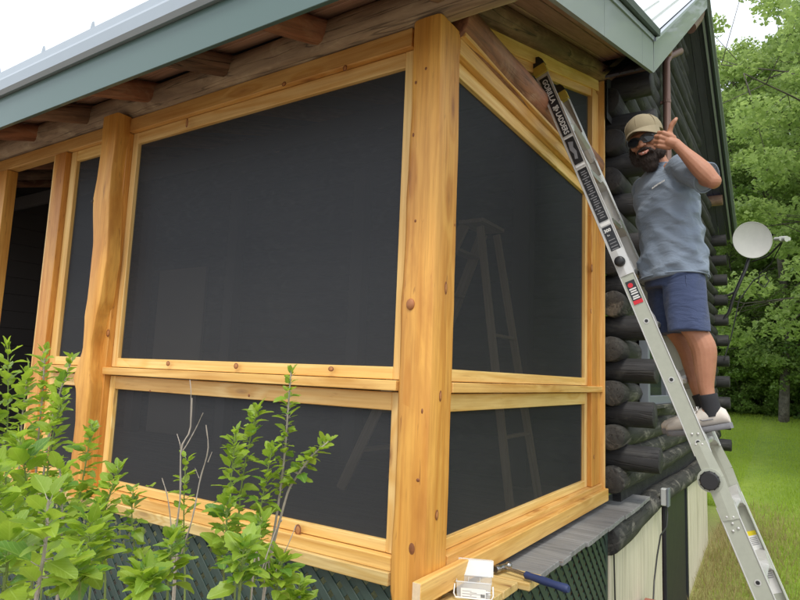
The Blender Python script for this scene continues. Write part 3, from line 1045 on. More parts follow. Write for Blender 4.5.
# chinking backer so no light passes between the logs
m = MB()
m.box((WX - 0.04, 2.66, 0.4), (WX + 0.02, 8.45, 3.55))
m.box((-7.0, FY - 0.03, 0.4), (0.0, FY + 0.03, 3.7))
m.add([(WX - .01, 2.4, 3.55), (WX - .01, 8.9, 3.55), (WX - .01, 8.9, 3.9), (WX - .01, RIDGE, 6.05), (WX - .01, 2.4, 3.85)], [(0, 1, 2, 3, 4)])
m.build('wall_core', 'log_black', cabin)
# foundation: cream boards and a black door
y = 1.965
i = 0
while y < 6.6:
    w = 0.192
    if not (3.76 < y + w / 2 < 5.08):
        board('siding_board', cabin, (0.205, y + w / 2, -1.0), (0.205, y + w / 2, 0.56), XP, w - 0.004, 0.02, 'cream', 0.002)
    y += w
    i += 1
bd = board('cellar_door', cabin, (0.20, 4.42, -1.0), (0.20, 4.42, 0.54), XP, 1.10, 0.03, 'door_black', 0.003, 'black door in the cream foundation')
board('door_casing', cabin, (0.215, 3.84, -1.0), (0.215, 3.84, 0.545), XP, 0.06, 0.03, 'door_black')
board('door_casing', cabin, (0.215, 5.02, -1.0), (0.215, 5.02, 0.545), XP, 0.06, 0.03, 'door_black')
m = MB()
m.box((-0.02, 1.9, -1.2), (0.19, 6.74, 0.5))
m.build('foundation', 'brick', cabin)
# window in the side wall
win = put('window', None, cabin, Matrix.Identity(4))
for (a, c, ww) in (((0.205, 3.10, 1.40), (0.205, 3.10, 2.12), 0.07), ((0.205, 4.10, 1.40), (0.205, 4.10, 2.12), 0.07)):
    board('window_frame', win, a, c, XP, ww, 0.07, 'white_vinyl')
board('window_frame', win, (0.205, 3.135, 1.435), (0.205, 4.065, 1.435), XP, 0.07, 0.07, 'white_vinyl')
board('window_frame', win, (0.205, 3.135, 2.085), (0.205, 4.065, 2.085), XP, 0.07, 0.07, 'white_vinyl')
board('window_sill', win, (0.235, 3.05, 1.385), (0.235, 4.15, 1.385), (0, 0, 1), 0.10, 0.03, 'log_worn')
m = MB()
m.box((0.195, 3.13, 1.46), (0.200, 4.07, 2.06))
m.build('pane', 'glass', win)
# a board inside on the back wall of the porch: a door
M['door_in'] = m_plain('inner_door_paint', (0.17, 0.14, 0.11), 0.7)
idoor = board('inner_door', cabin, (-4.9, 2.505, 0.77), (-4.9, 2.505, 2.72), YN, 0.86, 0.04, 'door_in', 0.004, 'pale door seen in the shade of the porch')

# steep roof
m = MB()


def mt(y):
    return froof(y) + 0.255


prof = []
y0_, y1_ = 2.20, RIDGE
xx = -7.2
pr_ = []
while xx < RX:
    pr_ += [(xx, 0), (xx + 0.27, 0), (xx + 0.28, 0.022), (xx + 0.30, 0.022), (xx + 0.31, 0)]
    xx += 0.31
pr_ = [(min(p[0], RX), p[1]) for p in pr_]
vs = []
for (px, pz) in pr_:
    vs += [(px, 2.18, mt(2.18) + pz), (px, RIDGE, mt(RIDGE) + pz), (px, 8.95, mt(8.95) + pz)]
m.add(vs, [(3 * i + a, 3 * i + 3 + a, 3 * i + 4 + a, 3 * i + 1 + a) for i in range(len(pr_) - 1) for a in (0, 1)])
mroof = m.build('main_roof', 'roof', cabin)
for nm, (ya_, yb_), hh, mm, xo in (('rake_fascia', (2.21, RIDGE - 0.002), 0.235, 'rake_steel', 0.0), ('rake_fascia', (RIDGE + 0.002, 8.93), 0.20, 'dark_trim', 0.0)):
    q = MB()
    q.loft([[(RX - 0.011 + xo, y_, froof(y_)), (RX + 0.013 + xo, y_, froof(y_)), (RX + 0.013 + xo, y_, froof(y_) + hh), (RX - 0.011 + xo, y_, froof(y_) + hh)] for y_ in (ya_, yb_)])
    q.build(nm, mm, mroof)
q = MB()
q.loft([[(RX - 0.060, y_, froof(y_) - 0.015), (RX - 0.035, y_, froof(y_) - 0.015), (RX - 0.035, y_, froof(y_) + 0.01), (RX - 0.060, y_, froof(y_) + 0.01)] for y_ in (RIDGE + .01, 8.94)])
q.build('rake_bead', 'drip', mroof)
for (ya_, yb_) in ((2.18, RIDGE), (RIDGE, 8.95)):
    q = MB()
    q.loft([[(RX - 0.02, y_, froof(y_) + 0.238), (RX + 0.035, y_, froof(y_) + 0.234), (RX + 0.035, y_, froof(y_) + 0.262), (RX - 0.02, y_, froof(y_) + 0.268)] for y_ in (ya_, yb_)])
    q.build('rake_drip', 'drip', mroof)
for j in range(3):
    xc = 0.125 + 0.105 * (j + 0.5)
    for (ya_, yb_, s) in ((2.2, RIDGE, SF), (RIDGE, 8.93, -SB)):
        board('gable_soffit_board', mroof, (xc, ya_, froof(ya_ + 1e-4) + 0.05), (xc, yb_, froof(yb_ - 1e-4 if s > 0 else yb_) + 0.05), (0, -s, 1), 0.100, 0.018, 'soffit_dark')
q = MB()
q.add([(-7, 2.2, froof(2.2) + .1), (0.12, 2.2, froof(2.2) + .1), (0.12, RIDGE, froof(RIDGE) + .1), (-7, RIDGE, froof(RIDGE) + .1), (0.12, 8.93, froof(8.93) + .1), (-7, 8.93, froof(8.93) + .1)], [(0, 1, 2, 3), (3, 2, 4, 5)])
q.build('roof_deck', 'soffit_dark', mroof)
# purlin log ends under the steep rake
for (y, dz) in ((2.66, 0.02), (3.6, 0.0), (8.1, 0.0)):
    log('purlin_log', cabin, (-0.4, y, froof(y) - 0.06), (0.36, y, froof(y) - 0.06), 0.085, 'log_brown', 200 + int(y * 3), n=12, rough=0.06)

# downspout
ds = thing('downspout', 'brown metal downspout running down the dark log gable wall', 'downspout', (0.26, 4.0, 0.4))
m = MB()
m.tube([(0.25, 4.02, 2.25), (0.25, 4.02, 2.6), (0.25, 4.02, 4.72), (0.27, 4.06, 4.80), (0.33, 4.35, 4.98)], 0.036, 12)
m.build('pipe', 'brown_pipe', ds, True, sharp=50)
m = MB()
m.tube([(0.39, 4.70, 5.40), (0.385, 4.85, 5.50), (0.38, 5.45, 5.92), (0.38, 5.62, 6.08), (0.38, 5.62, 6.36)], 0.055, 12)
m.build('elbow', 'brown_pipe', ds, True, sharp=50)
for z in (2.6, 3.4, 4.3):
    m = MB()
    m.tube([(0.25, 4.02, z), (0.25, 4.02, z + 0.03)], 0.040, 12)
    m.box((0.18, 4.005, z + 0.003), (0.25, 4.035, z + 0.027))
    m.build('strap', 'brown_pipe', ds)

# electrical box with its hanging cord
ob = thing('outlet_box', 'small grey outdoor outlet box on the foot log with a cord plugged in', 'outlet box', (0.27, 3.5, 0.5))
m = MB()
m.cbox(0.135, 0.075, 0.05, 0.008)
m.build('box', 'grey_plastic', ob, mw=frame((0.285, 3.42, 0.585), (0.285, 3.42, 0.73), XP))
m = MB()
m.cbox(0.145, 0.085, 0.018, 0.005)
m.build('cover', 'white_vinyl', ob, mw=frame((0.316, 3.42, 0.58), (0.316, 3.42, 0.73), XP))
cb = MB()
cb.tube([(0.30, 3.42, 0.59), (0.31, 3.41, 0.52), (0.32, 3.30, 0.44), (0.30, 3.16, 0.40), (0.28, 3.12, 0.25), (0.27, 3.05, 0.08), (0.28, 2.96, -0.02), (0.29, 2.80, -0.1), (0.30, 2.62, -0.3)], 0.006, 6)
tag(cb.build('power_cord', 'cable', None, True), 'thin black power cord hanging in front of the cream boards', 'cord')
cb = MB()
cb.tube([(0.231, 2.0, 0.50), (0.233, 2.02, 0.2), (0.232, 2.0, -0.2), (0.234, 2.03, -0.6)], 0.005, 6)
tag(cb.build('drop_cable', 'cable', None, True), 'black cable running straight down beside the green side lattice', 'cable')

# brick pier in the corner
bs = thing('brick_stack', 'short stack of red bricks standing against the cream boards', 'brick stack', (0.34, 2.75, -0.62))
m = MB()
m.cbox(0.20, 0.095, 0.06, 0.004)
brick = m.mesh('brick', 'brick')
for i in range(10):
    for j in range(2):
        z = -0.59 + i * 0.063
        if i % 2:
            mw = frame((0.245 + 0.1 * j + 0.045, 2.66, z), (0.29 + 0.1 * j, 3, z), (0, 0, 1))
        else:
            mw = frame((0.24, 2.71 + 0.1 * j, z), (1, 2.71 + 0.1 * j, z), (0, 0, 1))
        put('brick', brick, bs, mw)

# ================================================================ EXTENDABLE ALUMINIUM LADDER (leans in from +X)
LP = V((0.621, 1.064, 1.87))
LA = 0.371
LD = V((math.sin(LA), 0, -math.cos(LA)))        # down the ladder
LN = V((math.cos(LA), 0, math.sin(LA)))         # out of the climbing side


def lk(k, y=1.064, n=0.0):
    p = LP + LD * (0.305 * k) + LN * n
    return V((p.x, y, p.z))


ladder = thing('ladder', 'folding aluminium extension ladder leaning against the porch with a man on it', 'ladder', lk(7.8, 1.26))


def lframe(k, y, n=0.0):
    """local X runs down the rail, Y = away from climbing side.., Z = -Y world (toward the camera side)"""
    return frame(lk(k, y, n), lk(k + 1, y, n), (0, -1, 0))


def rail(y, side):
    """channel section rail: web faces outward, flanges inward"""
    s = side
    par = put('rail', None, ladder, lframe(-5, y))
    for (k0, k1, w, th, yy) in ((-5.0, -0.95, 0.070, 0.0, 0.0), (-0.95, 2.18, 0.070, 0.0, 0.0), (2.95, 7.85, 0.074, 0.0, 0.0)):
        m = MB()
        L = (k1 - k0) * 0.305
        h = w / 2
        d = 0.027
        # cross section in (Y,Z): Z toward outside (s)
        for (a0, a1, b0, b1) in ((-h, h, -0.0025, 0.0), (h - 0.004, h, -d, 0.0), (-h, -h + 0.004, -d, 0.0)):
            m.cbox(L, a1 - a0, b1 - b0, 0.0008)
            n_ = 32
            for q in range(len(m.v) - n_, len(m.v)):
                x, yv, z = m.v[q]
                m.v[q] = (x, yv + (a0 + a1) / 2, z + (b0 + b1) / 2)
        nn = V((0, -s, 0))
        mw = frame(lk(k0, y), lk(k1, y), nn)
        m.build('rail_section', 'alu' if k0 < -1 else 'alu_dull', par, mw=mw)
        # bright lips along both edges
        for e in (-1, 1):
            q = MB()
            q.tube([(0, e * (h + 0.0005), 0.0005), (L, e * (h + 0.0005), 0.0005)], 0.0032, 6)
            q.build('rail_lip', 'alu', par, True, mw)
    return par


near = rail(1.064, 1)
far = rail(1.464, -1)
# hinge discs, black knobs, lock knobs
for y, s in ((1.064, 1), (1.464, -1)):
    h = put('hinge', None, ladder, Matrix.Translation(lk(2.55, y, -0.012)))
    m = MB()
    c = lk(2.56, y, -0.016)
    yo = -s * 0.004
    m.tube([c + V((0, yo, 0)), c + V((0, yo - s * 0.008, 0))], 0.053, 32)
    m.tube([lk(2.0, y + yo, 0.0), lk(2.56, y + yo, 0.006)], [(0.034, 0.003), (0.040, 0.003)], 4, up=V((0, 1, 0)))
    m.tube([lk(2.56, y + yo, 0.006), lk(3.15, y + yo, 0.0)], [(0.040, 0.003), (0.036, 0.003)], 4, up=V((0, 1, 0)))
    m.build('hinge_plate', 'alu_dull', h, False)
    m = MB()
    m.tube([c + V((0, yo - s * 0.008, 0)), c + V((0, yo - s * 0.012, 0)), c + V((0, yo - s * 0.030, 0)), c + V((0, yo - s * 0.034, 0))], [0.041, 0.042, 0.040, 0.036], 28)
    for a in range(12):
        an = a * math.pi / 6
        p = c + V((math.cos(an) * 0.040, yo - s * 0.019, math.sin(an) * 0.040))
        m.tube([p + V((0, s * .010, 0)), p - V((0, s * .010, 0))], 0.004, 6)
    m.build('hinge_knob', 'black_plastic', h, True, sharp=40)
    m = MB()
    for dx, kk in ((-.012, 2.02), (.014, 2.04), (-.010, 1.86), (.015, 1.88), (-.012, 3.1), (.014, 3.12), (-.010, 3.3), (.015, 3.28), (.0, 3.2)):
        m.ball(lk(kk, y + yo, dx), (0.006, 0.004, 0.006), nu=8, nv=6)
    m.build('rivets', 'alu', h, True, kind='stuff')
    # upper lock knob
    h2 = put('lock', None, ladder, Matrix.Translation(lk(-1.05, y)))
    m = MB()
    c = lk(-1.08, y, -0.004)
    m.tube([c + V((0, -s * .002, 0)), c + V((0, -s * .020, 0)), c + V((0, -s * .034, 0)), c + V((0, -s * .038, 0))], [0.026, 0.027, 0.023, 0.018], 22)
    m.build('lock_knob', 'black_plastic', h2, True, sharp=40)
    m = MB()
    m.tube([lk(-1.30, y - s * .003, 0), lk(-0.83, y - s * .003, 0)], [(0.036, 0.0035), (0.038, 0.0035)], 4, up=V((0, 1, 0)))
    m.build('lock_bracket', 'alu', h2, False)
    # adjustment holes with plastic grommets in the lower rail
    for k in (0, 1, 2, 3.02, 4.02, 5, 6, 7):
        g = put('rail_hole', None, ladder, Matrix.Translation(lk(k, y)))
        m = MB()
        c = lk(k, y, 0.0)
        m.tube([c + V((0, -s * .0005, 0)), c + V((0, -s * .0024, 0))], 0.0135, 18)
        m.build('grommet', 'alu', g, True)
        m = MB()
        m.tube([c + V((0, -s * .0024, 0)), c + V((0, -s * .0032, 0))], 0.0085, 16)
        m.build('hole', 'black_plastic', g, True)
    # end caps and feet
    m = MB()
    m.loft([[lk(-5.02 - t, y, a) + V((0, b_, 0)) for a, b_ in ((-w, -.006 * s), (w, -.006 * s), (w, .03 * s), (-w, .03 * s))] for t, w in ((0, .039), (.18, .038), (.30, .030), (.34, .018))])
    m.build('end_cap', 'yellow_cap', ladder)
    m = MB()
    m.loft([[lk(-5.21 - t, y, a) + V((0, b_, 0)) for a, b_ in ((-w, -.008 * s), (w, -.008 * s), (w, .031 * s), (-w, .031 * s))] for t, w in ((0, .040), (.08, .036), (.16, .024), (.18, .010))])
    m.build('rubber_bumper', 'black_plastic', ladder)
    m = MB()
    m.loft([[lk(7.8 + t, y, a) + V((0, b_, 0)) for a, b_ in ((-w, -.008 * s), (w, -.008 * s), (w, .035 * s), (-w, .035 * s))] for t, w in ((0, .042), (.22, .046), (.30, .046))])
    m.build('foot', 'black_plastic', ladder)
# rungs: D-section treads with a flared bracket at each end
m = MB()
rw = 0.40 - 0.006
sec = []
for x in (0, rw):
    sec.append([(x, -0.027, -0.013), (x, 0.027, -0.010), (x, 0.031, 0.0), (x, 0.027, 0.012), (x, -0.024, 0.014), (x, -0.031, 0.006)])
m.loft(sec)
rungm = m.mesh('rung', 'alu')
for k in range(-4, 8):
    if k == 2:
        pass
    kk = k + (0.0 if k < 3 else 0.02)
    mw = frame(lk(kk, 1.067), lk(kk, 1.464), (0.05, 0, 1))
    r_ = put('rung', rungm, ladder, mw)
    for y0, y1 in ((1.068, 1.150), (1.460, 1.378)):
        m = MB()
        m.loft([[lk(kk + a, y, n) for a, n in ((-.17 * f, -.034), (-.20 * f, .034), (.16 * f, .034), (.13 * f, -.034))] for y, f in ((y0, 1.0), (y1, .38))])
        m.build('rung_bracket', 'alu', r_)
# diagonal steel brace under the top rung
m = MB()
m.tube([lk(-4.35, 1.085, .02), lk(-4.0, 1.20, .024), lk(-3.72, 1.40, .024), lk(-3.5, 1.455, .02)], [(0.020, .004)] * 4, 4, up=V((0, 1, 0)))
m.build('brace', 'alu', ladder)

# labels printed on the near rail (flat film on the web)
def label_box(name, k0, k1, w, mat, n=0.0, y=1.0612, par=near, rnd=0.003):
    m = MB()
    m.cbox((k1 - k0) * 0.305, w, 0.0006, 0.0002)
    return m.build(name, mat, par, mw=frame(lk(k0, y, n), lk(k1, y, n), (0, -1, 0)))


FY_ = 1.0605


def rail_text(body, size, k, n, mat, rot=0, y=FY_, xs=1.0, bold=0.0):
    me = text_mesh(body, size, 'lettering', mat, 0.0003, bold)
    if rot == 0:
        mw = frame(lk(k, y, n), lk(k + 1, y, n), (0, -1, 0))
    else:                                        # reads across the rail
        p = lk(k, y, n)
        mw = frame(p, p + LN, (0, -1, 0))
    mw = mw @ Matrix.Diagonal((xs, 1, 1, 1))
    return put('lettering', me, near, mw)


label_box('label', -4.93, -3.64, 0.050, 'label_black')
rail_text('GORILLA', 0.040, -4.88, 0.0, 'white_print', bold=0.0007, xs=0.98)
rail_text('LADDERS', 0.040, -4.14, 0.0, 'white_print', bold=0.0007, xs=0.86)
# small emblem between the words: a squat seated ape-like badge
m = MB()
for dx, dy, r in ((0.0, 0.0, 0.012), (0.012, 0.0, 0.0085), (-0.009, 0.010, 0.006), (-0.009, -0.010, 0.006), (0.004, 0.012, 0.005), (0.004, -0.012, 0.005)):
    m.tube([(dx, dy, 0), (dx, dy, 0.0006)], r, 12)
m.build('emblem', 'white_print', near, mw=frame(lk(-4.235, FY_), lk(-3.9, FY_), (0, -1, 0)))
label_box('label', -3.57, -3.04, 0.050, 'label_black')
m = MB()
m.disc_extrude([(0.02, -.012, 0), (0.07, -.018, 0), (0.10, -.006, 0), (0.13, -.012, 0), (0.135, .004, 0), (0.09, .012, 0), (0.06, .004, 0), (0.03, .014, 0)], (0, 0, 1), 0.0006)
m.build('emblem', 'grey_print', near, mw=frame(lk(-3.57, FY_), lk(-3, FY_), (0, -1, 0)))
label_box('label_stripe', -3.60, -3.575, 0.052, 'white_print')
label_box('label_stripe', -3.01, -2.97, 0.052, 'white_print')
label_box('label', -2.92, -1.86, 0.050, 'label_black')
for i in range(22):
    k = -2.86 + i * 0.044
    label_box('print_line', k, k + 0.016, 0.026 + 0.012 * math.sin(i * 2.7), 'grey_print', 0.002 * math.sin(i), 1.0606)
label_box('label_stripe', -1.83, -1.77, 0.052, 'white_print')
label_box('label', -1.75, -1.28, 0.050, 'label_black')
rail_text('300', 0.024, -1.67, -0.021, 'white_print', 1, bold=0.0008)
rail_text('lbs', 0.013, -1.585, -0.014, 'white_print', 1)
for i, kk in enumerate((-1.50, -1.44, -1.38, -1.33)):
    label_box('print_line', kk, kk + 0.014, 0.034, 'grey_print', 0.0, 1.0606)
label_box('warning_label', -0.72, -0.32, 0.046, 'label_black', 0.0)
label_box('red_band', -0.375, -0.31, 0.046, 'red_print', 0.0, 1.0605)
m = MB()
m.tube([(0, 0, 0), (0, 0, 0.0008)], 0.0125, 18)
m.build('red_mark', 'red_print', near, mw=frame(lk(-0.64, FY_, -0.004), lk(0, FY_, -0.004), (0, -1, 0)))
for i, kk in enumerate((-0.585, -0.545, -0.505, -0.455, -0.42)):
    label_box('print_line', kk, kk + 0.024, 0.034 - 0.004 * (i % 2), 'white_print', 0.0, 1.0605)
# caution stickers on the inner face of the far lower rail
for k0, k1, mm in ((3.55, 3.62, 'yellow_print'), (3.62, 3.92, 'paper'), (4.02, 4.09, 'yellow_print'), (4.09, 4.5, 'paper')):
    label_box('caution_label' if mm != 'paper' else 'warning_text_label', k0, k1, 0.052, mm, 0.0, 1.4603, far)
for i in range(10):
    k = 3.65 + i * 0.026 if i < 5 else 4.14 + (i - 5) * 0.03
    label_box('print_line', k, k + 0.01, 0.040, 'grey_print', 0.0, 1.4597, far)

# ================================================================ TOOLS ON THE NEW BOARDS
ZT = SZ + 0.006
# clear organiser box
bx = thing('screw_box', 'small clear plastic parts box with a latch and printed label on the new yellow boards', 'box', (0.12, 0.19, ZT))
bw = frame((0.100, 0.108, ZT + 0.001), (0.100 + 0.90, 0.108 + 0.40, ZT + 0.001), (0, 0, 1))
m = MB()
L_, D_, H_ = 0.135, 0.085, 0.062
m.loft([[(0.004, 0.004, 0), (L_ - .004, 0.004, 0), (L_ - .004, D_ - .004, 0), (0.004, D_ - .004, 0)], [(0, 0, H_), (L_, 0, H_), (L_, D_, H_), (0, D_, H_)]], caps=False)
m.add([(0.004, 0.004, 0), (L_ - .004, 0.004, 0), (L_ - .004, D_ - .004, 0), (0.004, D_ - .004, 0)], [(0, 1, 2, 3)])
tray = m.build('tray', 'clear', bx, mw=bw)
for i in range(1, 3):
    m = MB()
    m.box((L_ * i / 3 - .001, 0.005, 0.002), (L_ * i / 3 + .001, D_ - .005, H_ - .004))
    m.build('divider', 'clear', tray, mw=bw)
m = MB()
m.tube([(0, 0, H_), (L_, 0, H_), (L_, D_, H_), (0, D_, H_), (0, 0, H_)], 0.0028, 6)
m.build('rim', 'clear', tray, True, mw=bw)
m = MB()     # lid standing open at the back
m.loft([[(-.002, D_, H_), (L_ + .002, D_, H_), (L_ + .002, D_ + .003, H_), (-.002, D_ + .003, H_)], [(-.002, D_ + .035, H_ + .052), (L_ + .002, D_ + .035, H_ + .052), (L_ + .002, D_ + .038, H_ + .052), (-.002, D_ + .038, H_ + .052)]])
lid = m.build('lid', 'clear', bx, mw=bw)
m = MB()
m.tube([(-.002, D_ + .036, H_ + .053), (L_ + .002, D_ + .036, H_ + .053)], 0.003, 6)
m.tube([(-.004, D_, H_), (-.004, D_ + .036, H_ + .053)], 0.003, 6)
m.tube([(L_ + .004, D_, H_), (L_ + .004, D_ + .036, H_ + .053)], 0.003, 6)
m.build('lid_rim', 'clear', lid, True, mw=bw)
m = MB()     # wire-like latch bail in front
m.tube([(-.006, .004, H_ - .01), (-.008, -.012, .022), (0.0, -.014, .008), (L_, -.014, .008), (L_ + .008, -.012, .022), (L_ + .006, .004, H_ - .01)], 0.0028, 8)
m.build('latch', 'paper', bx, True, mw=bw)
m = MB()
m.box((0.018, -0.0012, 0.006), (L_ - .02, -0.0004, 0.040))
lb = m.build('box_label', 'paper', bx, mw=bw)
for i in range(5):
    m = MB()
    m.box((0.024 + 0.03 * (i % 2), -0.0018, 0.029 - i * 0.005), (0.060 + 0.02 * (i % 3), -0.0013, 0.0305 - i * 0.005))
    m.build('print_line', 'grey_print', lb, mw=bw)
m = MB()
for i in range(9):
    m.box((L_ - .040 + i * .0018, -0.0018, 0.010), (L_ - .0392 + i * .0018 + (i % 3) * .0003, -0.0013, 0.022))
m.build('bar_print', 'label_black', lb, mw=bw)
rg = random.Random(3)
m = MB()
for i in range(70):
    p = V((rg.uniform(.012, L_ - .012), rg.uniform(.012, D_ - .012), rg.uniform(.003, .012)))
    a = rg.uniform(0, 6.28)
    m.tube([p, p + V((math.cos(a), math.sin(a), rg.uniform(-.1, .1))) * 0.016], [0.0026, 0.001], 5)
m.build('screws', 'steel', bx, mw=bw, kind='stuff')

# ball peen hammer
hm = thing('hammer', 'ball peen hammer with a navy rubber grip lying across the deck boards', 'hammer', (0.18, 0.53, ZT))
h0, h1 = V((0.118, 0.520, ZT + 0.024)), V((0.43, 0.440, ZT + 0.020))
hd = (h1 - h0).normalized()
hs = V((0.25, 0.97, 0)).normalized()
m = MB()
m.tube([h0, h0 + hd * 0.14], [(0.0055, 0.0085)] * 2, 10)
m.build('shaft', 'steel', hm, True)
m = MB()
g0 = h0 + hd * 0.115
m.tube([g0, g0 + hd * .008, g0 + hd * .03, g0 + hd * .10, g0 + hd * .15, g0 + hd * .205, g0 + hd * .215], [.009, .016, .0145, .017, .015, .018, .013], 14)
m.build('grip', 'navy', hm, True)
m = MB()
m.tube([h0 - hs * 0.055, h0 - hs * 0.050, h0 - hs * .028, h0 - hs * .022, h0 - hs * .012, h0 + hs * .016, h0 + hs * .024], [.014, .0155, .0155, .011, .013, .013, .009], 16)
m.ball(h0 + hs * 0.038, 0.0165, nu=16, nv=10)
m.build('hammer_head', 'steel', hm, True, sharp=50)

# ================================================================ SATELLITE DISH
dish = thing('satellite_dish', 'grey satellite dish on a bent black arm at the far corner of the cabin', 'satellite dish', (0.45, 8.45, 2.9))
dc = V((0.72, 8.42, 3.82))
df_ = (CAM + V((0.9, 1.0, 1.2)) - dc).normalized()
df_ = (df_ + V((0.22, 0, 0.10))).normalized()
dx_ = V((0, 0, 1)).cross(df_).normalized()
dy_ = df_.cross(dx_)
m = MB()
R_ = 0.272
rings, seg = 8, 40
pts = [dc - df_ * 0.05]
for i in range(1, rings + 1):
    r = R_ * i / rings
    for j in range(seg):
        a = 2 * math.pi * j / seg
        q = 1 + 0.03 * math.cos(2 * a)
        pts.append(dc + dx_ * (r * .97 * q * math.cos(a)) + dy_ * (r * 1.03 * math.sin(a)) + df_ * (-0.05 + 0.05 * (i / rings) ** 2))
back = [p - df_ * 0.008 for p in pts]
fs = [(0, 1 + j, 1 + (j + 1) % seg) for j in range(seg)]
for i in range(rings - 1):
    for j in range(seg):
        k = (j + 1) % seg
        fs.append((1 + i * seg + j, 1 + (i + 1) * seg + j, 1 + (i + 1) * seg + k, 1 + i * seg + k))
N_ = len(pts)
fb = [tuple(x + N_ for x in reversed(f)) for f in fs]
rim = [(1 + (rings - 1) * seg + j, 1 + (rings - 1) * seg + (j + 1) % seg, N_ + 1 + (rings - 1) * seg + (j + 1) % seg, N_ + 1 + (rings - 1) * seg + j) for j in range(seg)]
m.add(pts + back, fs + fb + rim)
m.build('reflector', 'dish', dish, True, sharp=50)
m = MB()
m.tube([dc + dx_ * (R_ * 1.0 * math.cos(2 * math.pi * j / seg)) + dy_ * (R_ * 1.03 * math.sin(2 * math.pi * j / seg)) - df_ * .002 for j in range(seg + 1)], 0.006, 6)
m.build('rim_ring', 'dish', dish, True)
lnb = V((1.13, 8.05, 3.72))
m = MB()
m.tube([dc - dy_ * 0.33 - df_ * .04, (dc - dy_ * 0.36 + lnb) / 2 + V((0, 0, -0.07)), lnb + V((-.03, 0, -0.05))], 0.014, 8)
m.build('feed_arm', 'black_plastic', dish, True)
la = (dc - lnb).normalized()
m = MB()
m.tube([lnb - la * .05, lnb + la * .06, lnb + la * .07], [.042, .042, .03], 12)
m.tube([lnb + la * .07, lnb + la * .12, lnb + la * .15], [.02, .028, .03], 14)
for s in (-1, 1):
    m.tube([lnb - la * .02 + dx_ * (.055 * s), lnb + la * .05 + dx_ * (.055 * s)], .028, 10)
m.build('feed_horn', 'grey_plastic', dish, True, sharp=50)
m = MB()
m.tube([V((0.30, 8.44, 2.60)), V((0.38, 8.44, 2.72)), V((0.46, 8.44, 3.0)), V((0.62, 8.43, 3.38)), dc - dy_ * .2 - df_ * .10, dc - df_ * .10], 0.026, 10)
m.tube([V((0.30, 8.44, 2.95)), V((0.47, 8.44, 3.03))], 0.016, 8)
m.build('mast', 'black_plastic', dish, True)
m = MB()
m.tube([lnb + V((-.02, 0, -.05)), V((0.95, 8.3, 3.40)), V((0.80, 8.40, 3.28)), V((0.78, 8.42, 3.15)), V((0.86, 8.42, 3.08)), V((0.92, 8.42, 3.18)), V((0.86, 8.42, 3.28)), V((0.72, 8.42, 3.2)), V((0.52, 8.44, 2.9)), V((0.40, 8.45, 2.35)), V((0.3, 8.4, 2.0))], 0.009, 6)
m.build('coax_cable', 'cable', dish, True)

# ================================================================ WOODEN STEP LADDER inside the porch
sl = thing('step_ladder', 'old wooden step ladder standing open behind the screens', 'step ladder', (-0.75, 1.6, 0.762))
top = V((-0.52, 1.55, 2.56))
fl = [V((-1.42, 1.30, 0.765)), V((-1.38, 1.86, 0.765))]
fr = [V((-0.18, 1.32, 0.765)), V((-0.20, 1.84, 0.765))]
tl = [top + V((-.06, -.14, 0)), top + V((-.06, .14, 0))]
tr_ = [top + V((.05, -.13, -.02)), top + V((.05, .13, -.02))]
for i in range(2):
    board('leg', sl, fl[i], tl[i], (0, 1, 0), 0.075, 0.022, 'old_wood')
    board('rear_leg', sl, fr[i], tr_[i], (0, 1, 0), 0.05, 0.022, 'old_wood')
for k in range(1, 7):
    f = k / 6.6
    a, c = fl[0].lerp(tl[0], f), fl[1].lerp(tl[1], f)
    board('step', sl, a, c, (0, 0, 1), 0.09, 0.02, 'old_wood')
for f in (0.25, 0.6):
    board('rear_bar', sl, fr[0].lerp(tr_[0], f), fr[1].lerp(tr_[1], f), (0, 0, 1), 0.03, 0.02, 'old_wood')
board('cap', sl, top + V((0, -.17, .015)), top + V((0, .17, .015)), (0, 0, 1), 0.18, 0.025, 'old_wood')

# ================================================================ THE MAN ON THE LADDER
man = thing('person', 'bearded man in cap, sunglasses, blue shirt and navy shorts giving a thumbs up', 'person', (0.82, 1.27, 1.33))
t = NT('skin')
v = t.coords((1, 1, 1), rnd=False)
f = t.noise(v, 14, 4, 0.6)
f2 = t.noise(v, 90, 3, 0.6)
c = t.mix(t.math('ADD', t.math('MULTIPLY', f, 0.7), t.math('MULTIPLY', f2, 0.3)), (0.50, 0.245, 0.145), (0.30, 0.12, 0.065))
t.bsdf(c, 0.55, bump=f2, bstr=0.4, bdist=0.002, Subsurface_Weight=0.08, Subsurface_Radius=(0.01, 0.004, 0.002), Subsurface_Scale=0.6)
M['skin'] = t.m


def m_cloth(name, c1, c2, wr=0.0, scale=26):
    t = NT(name)
    v = t.coords((1, 1, 1), rnd=False)
    a = t.noise(v, 9, 4, 0.6, 0.5)
    wv = t.noise(v, 420, 2, 0.6)
    fo = t.noise(t.n('Mapping', {'Vector': v, 'Scale': (6, 6, 14)}).outputs[0], 1.0, 3, 0.5, 1.5)
    c = t.mix(a, c1, c2)
    c = t.mix(t.math('MULTIPLY', wv, 0.35), c, tuple(x * 0.55 for x in c1))
    h = t.math('ADD', t.math('MULTIPLY', wv, 0.12), t.math('MULTIPLY', fo, 0.9))
    t.bsdf(c, 0.85, bump=h, bstr=0.8, bdist=0.018, Sheen_Weight=0.12)
    return t.m


